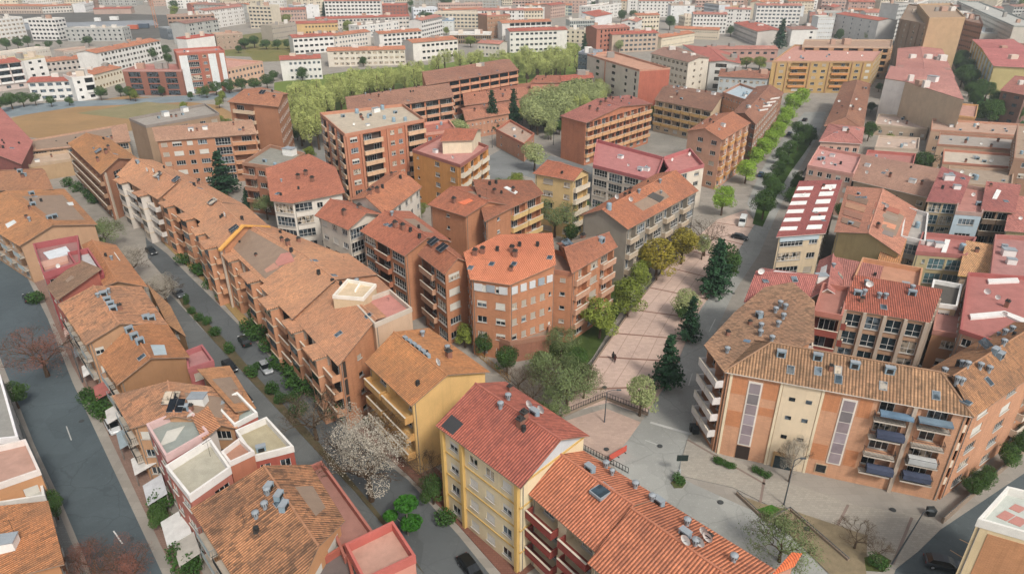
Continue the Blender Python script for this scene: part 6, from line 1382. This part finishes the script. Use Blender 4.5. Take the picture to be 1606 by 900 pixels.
# lane and gardens
T('blossom',583,785,15.5,'large white blossoming tree in the lane median beside the cream house',.95,seed=0); T('bare',497,690,10.5,'grey green leafless tree left of the white blossoming tree',1.15,seed=1)
T('blossom',212,438,9,'grey white blossoming tree by the lane, near the dark car',1.1,seed=1); T('blossom',262,478,8,'grey white blossoming tree beside the second parked car',1.1,seed=2); T('weep',168,392,9,'grey leafless tree behind the white sheeted roofs',1.15,seed=2)
def topiary():
    x,y=P(640,838); r=empty('topiary_tree',(x,y,0),'cloud pruned tree with three flat green cushions in the lane median','tree'); t,c=tree_mesh('pine',0)
    b=MB(); bk=bark('#7a736a'); b.tube([(0,0,0),(.1,0,2),(0,.1,5)],[.16,.12,.08],bk); b.tube([(0,0,1.4),(-1.2,0,2.8)],[.08,.05],bk,5); b.tube([(0,0,1.2),(1.,-.2,2.4)],[.08,.05],bk,5); b.obj('trunk',r)
    for (dx,dy,z,s) in ((.1,.1,5.4,1.5),(-2.1,.2,3.2,.9),(.7,-.5,2.7,1.4)):
        rg=random.Random(int(z*10)); m=MB(); k=leaf('#3a7020','#254c16')
        for p in crown_pts(rg,[(dx,dy,z,s,s,s*.38)],900):
            q=.16; n=Vector((rg.gauss(0,.6),rg.gauss(0,.6),.7)).normalized(); x_=n.orthogonal(); y_=n.cross(x_); p=Vector(p); m.poly([p-x_*q,p+y_*q,p+x_*q,p-y_*q],k,[(0,0)]*4)
        m.obj('crown',r)
topiary()
for i,(x,y,s,lb) in enumerate([(294,478,2.8,'slim upright cypress shrub at the start of the lane bed'),(300,492,1.6,'small round shrub just below the slim cypress shrub'),(312,503,1.8,'leafy shrub, third in the lane bed'),(327,508,1.8,'leafy shrub close to the lane kerb, fourth in the bed'),(340,528,2.2,'round yellow green shrub in the middle of the lane bed'),(361,552,2.,'shrub beside the dark green driving car'),(395,590,2.1,'shrub between the dark and the silver car'),(428,617,2.4,'broad shrub below the silver car'),(441,632,2.1,'low shrub behind the broad one'),(462,628,2.2,'yellowish shrub at the lane end of the bed'),(470,650,2.5,'dense shrub beside the grey leafless tree'),(405,580,1.6,'small shrub next to the silver car')]): T('shrub',x,y,s,lb,1. if i else .45)
HG='clipped dark hedges along the middle row'
for i,(x,y,s) in enumerate([(318,432,3),(308,428,2.6),(330,450,2.6),(352,470,2.8),(362,462,2.4),(395,520,3.2),(408,535,3.4),(420,552,3.2),(440,575,3.4),(455,585,3),(468,602,4),(482,612,4),(500,620,4),(520,640,4),(400,500,2.8),(412,515,3),(540,660,4),(480,590,3),(290,415,3),(262,370,3),(240,355,3),(110,292,3),(122,300,3),(138,312,3),(150,318,3)]): T('shrub',x,y,s,'dark green hedge bush at the foot of the middle row',1.1,HG)
T('conifer',390,330,7,'small green tree beside the dark brick block'); T('round',398,325,5,'round bush beside the dark brick block')
T('round',680,790,6,'dark clipped tree at the corner of the cream house',.9,seed=0); T('bare',672,770,7.5,'twiggy leafless tree behind the dark clipped tree',.9); T('bare',560,640,8,'twiggy tree in front of the yellow house balconies',1.)
for x,y in ((690,815),(700,825),(1010,900)): pass
T('shrub',700,820,2.4,'white flowering shrub at the brown pavement',1.)
# wide road
T('rust',75,590,11,'large pink brown leafless tree over the wide road',1.3,seed=0); T('rust',158,925,8,'rust leafless tree at the bottom edge, left one',.9,seed=1); T('rust',210,925,8.5,'rust leafless tree at the bottom edge, right one',.9,seed=2)
T('round',30,640,6,'round clipped dark tree, far side of the wide road',1.1); T('round',92,815,6,'dark pointed tree beside the bottom left roof',.8); T('olive',66,812,2.5,'small yellow green bush beside the dark pointed tree')
T('round',255,830,5,'round green tree by the entrance of the big tiled house',.95); T('shrub',155,645,3,'green hedge bush on the west row pavement, near a blue bin',1.); T('shrub',162,655,3,'second hedge bush on the west row pavement',1.); T('shrub',142,628,2.6,'dark hedge bush further up the west row pavement',1.)
T('shrub',60,475,3,'dark shrub below the maroon house',1.); T('shrub',250,800,3,'low hedge at the west row entrance'); T('shrub',290,880,3,'hedge beside the nearest west row garden'); T('shrub',300,900,3,'hedge at the bottom edge by the west row garden')
# square
T('blossom',1237,755,8.5,'white blossoming tree in front of the salmon block entrance',.6,seed=2); T('weep',1222,880,7.5,'grey green feathery tree behind the orange roof',1.2,seed=1); T('bare',1340,860,5,'thin leafless tree on the sand bed',1.2,seed=1); T('bare',1370,880,4.5,'second thin leafless tree at the sand bed corner',1.,seed=2)
for i,(x,y) in enumerate([(1122,725),(1130,728),(1138,731),(1146,734)]): T('shrub',x,y,1.1,'low clipped hedge left of the salmon block door',1.1,'hedge pieces left of the door')
for i,(x,y) in enumerate([(1182,740),(1192,744),(1202,748)]): T('shrub',x,y,1.1,'low clipped hedge right of the salmon block door',1.1,'hedge pieces right of the door')
for i,(x,y,s) in enumerate([(1520,780,4),(1532,770,4),(1545,758,3.5),(1575,735,5),(1595,715,5),(1606,705,5)]): T('round',x,y,s,'dark bush along the east wall of the salmon block',1.1,'dark bushes along the east wall')
T('shrub',1375,888,2,'brownish shrub around the slanted pole'); T('shrub',1064,756,1.4,'round shrub on the traffic island',1.2)
# ================================================================ cars
car(417,580,(440,610),'silver grey car with pale windscreen driving down the lane','#9a9fa3'); car(384,538,(372,520),'dark green car driving up the lane','#1c2a28'); car(361,578,(373,592),'black car parked at the cycle path','#17191b'); car(384,628,(396,642),'dark car half hidden behind the small glass roofed house','#2a2d30')
car(238,397,(248,405),'dark estate car at the top of the lane','#20262a'); car(281,463,(290,472),'grey car under the second blossoming tree','#565c60'); car(738,895,(760,925),'black car at the bottom edge of the lane','#121517')
car(1478,888,(1502,893),'dark car with white bonnet in the parking bay','#3a4046'); car(1160,375,(1175,378),'dark convertible like car stopped near the white van','#23262a'); car(1164,352,(1160,362),'white van standing at the plaza top','#d3d6d4','van'); car(1106,380,(1106,370),'white car parked under the leafless plaza tree','#cfd2d2')
car(1193,276,(1203,262),'blue car driving on the avenue, nearest','#2f4a68'); car(1262,190,(1266,186),'black car far up the avenue','#1a1c1e'); car(1238,212,(1246,202),'dark blue car in the middle of the avenue','#26344a'); car(1277,205,(1280,198),'grey blue car on the east lane of the avenue','#48586a')
car(45,470,(35,452),'dark car parked below the maroon house','#22282c'); car(178,672,(190,694),'white car parked on the west row pavement','#c9ccce')
# ================================================================ people
def person(px,py,label,coat,legs,rz,seed):
    x,y=P(px,py); r=empty('person',(x,y,.13),label,'person',None,rz)
    import bmesh
    skin=plain('#a87c64',.7,.1)
    V_=[(0,0,.95),(0,0,1.15),(0,0,1.38),(0,.0,1.5),(0,.02,1.62),(0,.02,1.72), (.1,0,.9),(.12,.1,.5),(.12,.02,.08),(.12,.16,.04), (-.1,0,.9),(-.12,-.12,.5),(-.12,-.26,.1),(-.12,-.14,.04), (.2,0,1.38),(.26,-.06,1.1),(.25,.06,.86), (-.2,0,1.38),(-.26,.08,1.1),(-.25,.16,.88)]
    E_=[(0,1),(1,2),(2,3),(3,4),(4,5),(0,6),(6,7),(7,8),(8,9),(0,10),(10,11),(11,12),(12,13),(2,14),(14,15),(15,16),(2,17),(17,18),(18,19)]
    rad=[.16,.15,.17,.07,.1,.09,.11,.08,.055,.05,.11,.08,.055,.05,.08,.055,.04,.08,.055,.04]
    me=bpy.data.meshes.new('body'); me.from_pydata(V_,E_,[]); o=bpy.data.objects.new('body',me); COL.objects.link(o); o.parent=r
    bm=bmesh.new(); bm.from_mesh(me); l=bm.verts.layers.skin.verify(); bm.verts.ensure_lookup_table()
    for i,v in enumerate(bm.verts): v[l].radius=(rad[i],rad[i]*.85); v[l].use_root=(i==0)
    bm.to_mesh(me); bm.free(); o.modifiers.new('skin','SKIN'); s=o.modifiers.new('sub','SUBSURF'); s.levels=1; s.render_levels=2; me.materials.append(legs)
    c=MB(); c.tube([(0,0,.62),(0,0,.95),(0,0,1.15),(0,0,1.4),(0,0,1.5)],[.24,.2,.18,.22,.1],coat,12); c.obj('coat',r)
    h=MB(); h.tube([(0,.01,1.56),(0,.0,1.62),(0,-.01,1.7),(0,0,1.8),(0,0,1.84)],[.1,.125,.13,.1,.03],plain('#241c18',.8,.1),10); h.obj('hair',r)
    f=MB(); f.tube([(0,.06,1.56),(0,.1,1.62),(0,.11,1.7),(0,.09,1.74)],[.07,.08,.08,.04],skin,8); f.obj('face',r)
    return r
dk=plain('#1c1c20',.9,.1)
person(961,565,'person in dark clothes walking on the plaza, left of the pair',dk,dk,.4,0); person(964,569,'person in a dark red coat walking on the plaza, right of the pair',plain('#4a2420',.9,.1),dk,.4,1)
# ================================================================ street furniture
def fence(name,label,pxs,hexc='#3a3c3c',h=1.0,step=.5,base=.0,bh=.0):
    q=[Vector(P(*p)) for p in pxs]; r=empty(name,(q[0].x,q[0].y,base),label,'fence'); b=MB(); m=plain(hexc,.6,.1); pb=MB(); pm=plain('#8d7a68',.9,.15)
    for i in range(len(q)-1):
        d,n,L=wall_frame(q[i],q[i+1]); k=int(L/step); o=q[i]-q[0]
        for j in range(k+1):
            p=o+d*(j*L/max(k,1)); b.box((p.x,p.y,bh),(.07,.07,h),m,math.atan2(d.y,d.x))
        for z in (bh+.15,bh+h-.08): mid=o+d*L/2; b.box((mid.x,mid.y,z),(L,.05,.06),m,math.atan2(d.y,d.x))
        if bh: mid=o+d*L/2; pb.box((mid.x,mid.y,0),(L,.3,bh),pm,math.atan2(d.y,d.x))
    b.obj('railing',r)
    if bh: pb.obj('base_wall',r)
fence('railing_fence','iron railing around the sunken plaza court',[(880,655),(948,626),(1016,652)],base=.12,bh=.4)
fence('railing_fence','long railing between the plaza and the garden trees',[(905,610),(938,560),(986,492),(1040,426),(1092,374)],base=.12,bh=.35,step=.8)
fence('railing_fence','yellow painted railing behind the yellow house',[(745,555),(800,600)],'#b98a2c',h=1.4)
fence('railing_fence','dark railing on the roof edge street side of the orange roofed houses',[(905,700),(985,742)],h=1.1)
fence('boundary_wall','low wall with dark coping along the east side of the salmon block',[(1477,820),(1606,708)],'#4c5254',h=.3,bh=1.0)
fence('boundary_wall','low dark edged wall along the south of the square',[(1155,775),(1203,820),(1238,800),(1330,880)],'#5f6668',h=.2,bh=.5)
def lamp(px,py,h,label,arm=1.6,rz=0.,tilt=0.):
    x,y=P(px,py); r=empty('street_lamp',(x,y,0),label,'street lamp',None,rz); m=plain('#4a5054',.5,.1); b=MB(); b.tube([(0,0,0),(0,0,h)],[.11,.06],m,8); b.tube([(0,0,h),(arm*.5,0,h+.35),(arm,0,h+.4)],[.06,.05,.05],m,6); b.obj('pole',r); c=MB(); c.box((arm+.3,0,h+.33),(.8,.3,.14),m,0,taper=.8); c.obj('lamp_head',r); r.rotation_euler.y=tilt
lamp(948,662,6,'black street lamp at the sunken plaza court'); lamp(772,232,9,'street lamp beside the two court conifers'); lamp(868,228,9,'street lamp left of the blank brick end wall'); lamp(1229,792,8,'slim grey lamp post in front of the entrance portal',.8); lamp(1398,885,9,'dark lamp post standing beside the brownish shrub',.5,0.,.18); lamp(130,600,7,'street lamp on the west row pavement by the wide road',1.5,3.)
def sign(px,py):
    x,y=P(px,py); r=empty('street_sign',(x,y,.1),'dark flag like sign on the small traffic island','sign'); b=MB(); b.tube([(0,0,0),(0,0,3.8)],[.07,.06],plain('#8a8d8e',.5,.1),8); b.obj('pole',r); c=MB(); c.box((.2,0,3.),(1.6,.12,1.),plain('#22302e',.6,.1)); c.obj('panel',r); d=MB(); d.tube([(0,0,0),(0,0,1.4)],[.3,.22],plain('#9fa5a6',.7,.1),10); d.obj('bollard_base',r)
sign(1064,748)
ground('traffic_island',[(1052,758),(1058,750),(1070,750),(1076,758),(1070,766),(1058,766)],grass('#4a6030','#6a5a48'),.16,thick=1)
def banner():
    a_,b_=Vector(P(955,724)),Vector(P(982,708)); d,n,L=wall_frame(a_,b_); r=empty('barrier',(a_.x,a_.y,0),'red construction barrier panel at the corner of the road','barrier'); b=MB(); b.box((d.x*L/2,d.y*L/2,.15),(L,.1,1.1),plain('#c4452c',.6,.1),math.atan2(d.y,d.x)); b.obj('panel',r)
    f=MB()
    for t in (.1,.5,.9): f.box((d.x*L*t,d.y*L*t,0),(.1,.7,.15),plain('#3a3a3a',.8,.1),math.atan2(d.y,d.x))
    f.obj('foot',r)
banner()
for (x,y,lb) in ((1086,676,'dark rubbish bin at the west corner of the salmon block, left one'),(1090,680,'dark rubbish bin at the west corner of the salmon block, right one'),(1458,808,'dark bin beside the ground floor shops of the salmon block')):
    p=P(x,y); r=empty('rubbish_bin',(p[0],p[1],.12),lb,'bin'); b=MB(); b.box((0,0,.08),(.9,.8,1.),plain('#23282a',.6,.1),taper=1.1); b.obj('body',r); c=MB(); c.box((0,0,1.09),(1.04,.92,.12),plain('#303638',.5,.1),taper=.9); c.obj('lid',r)
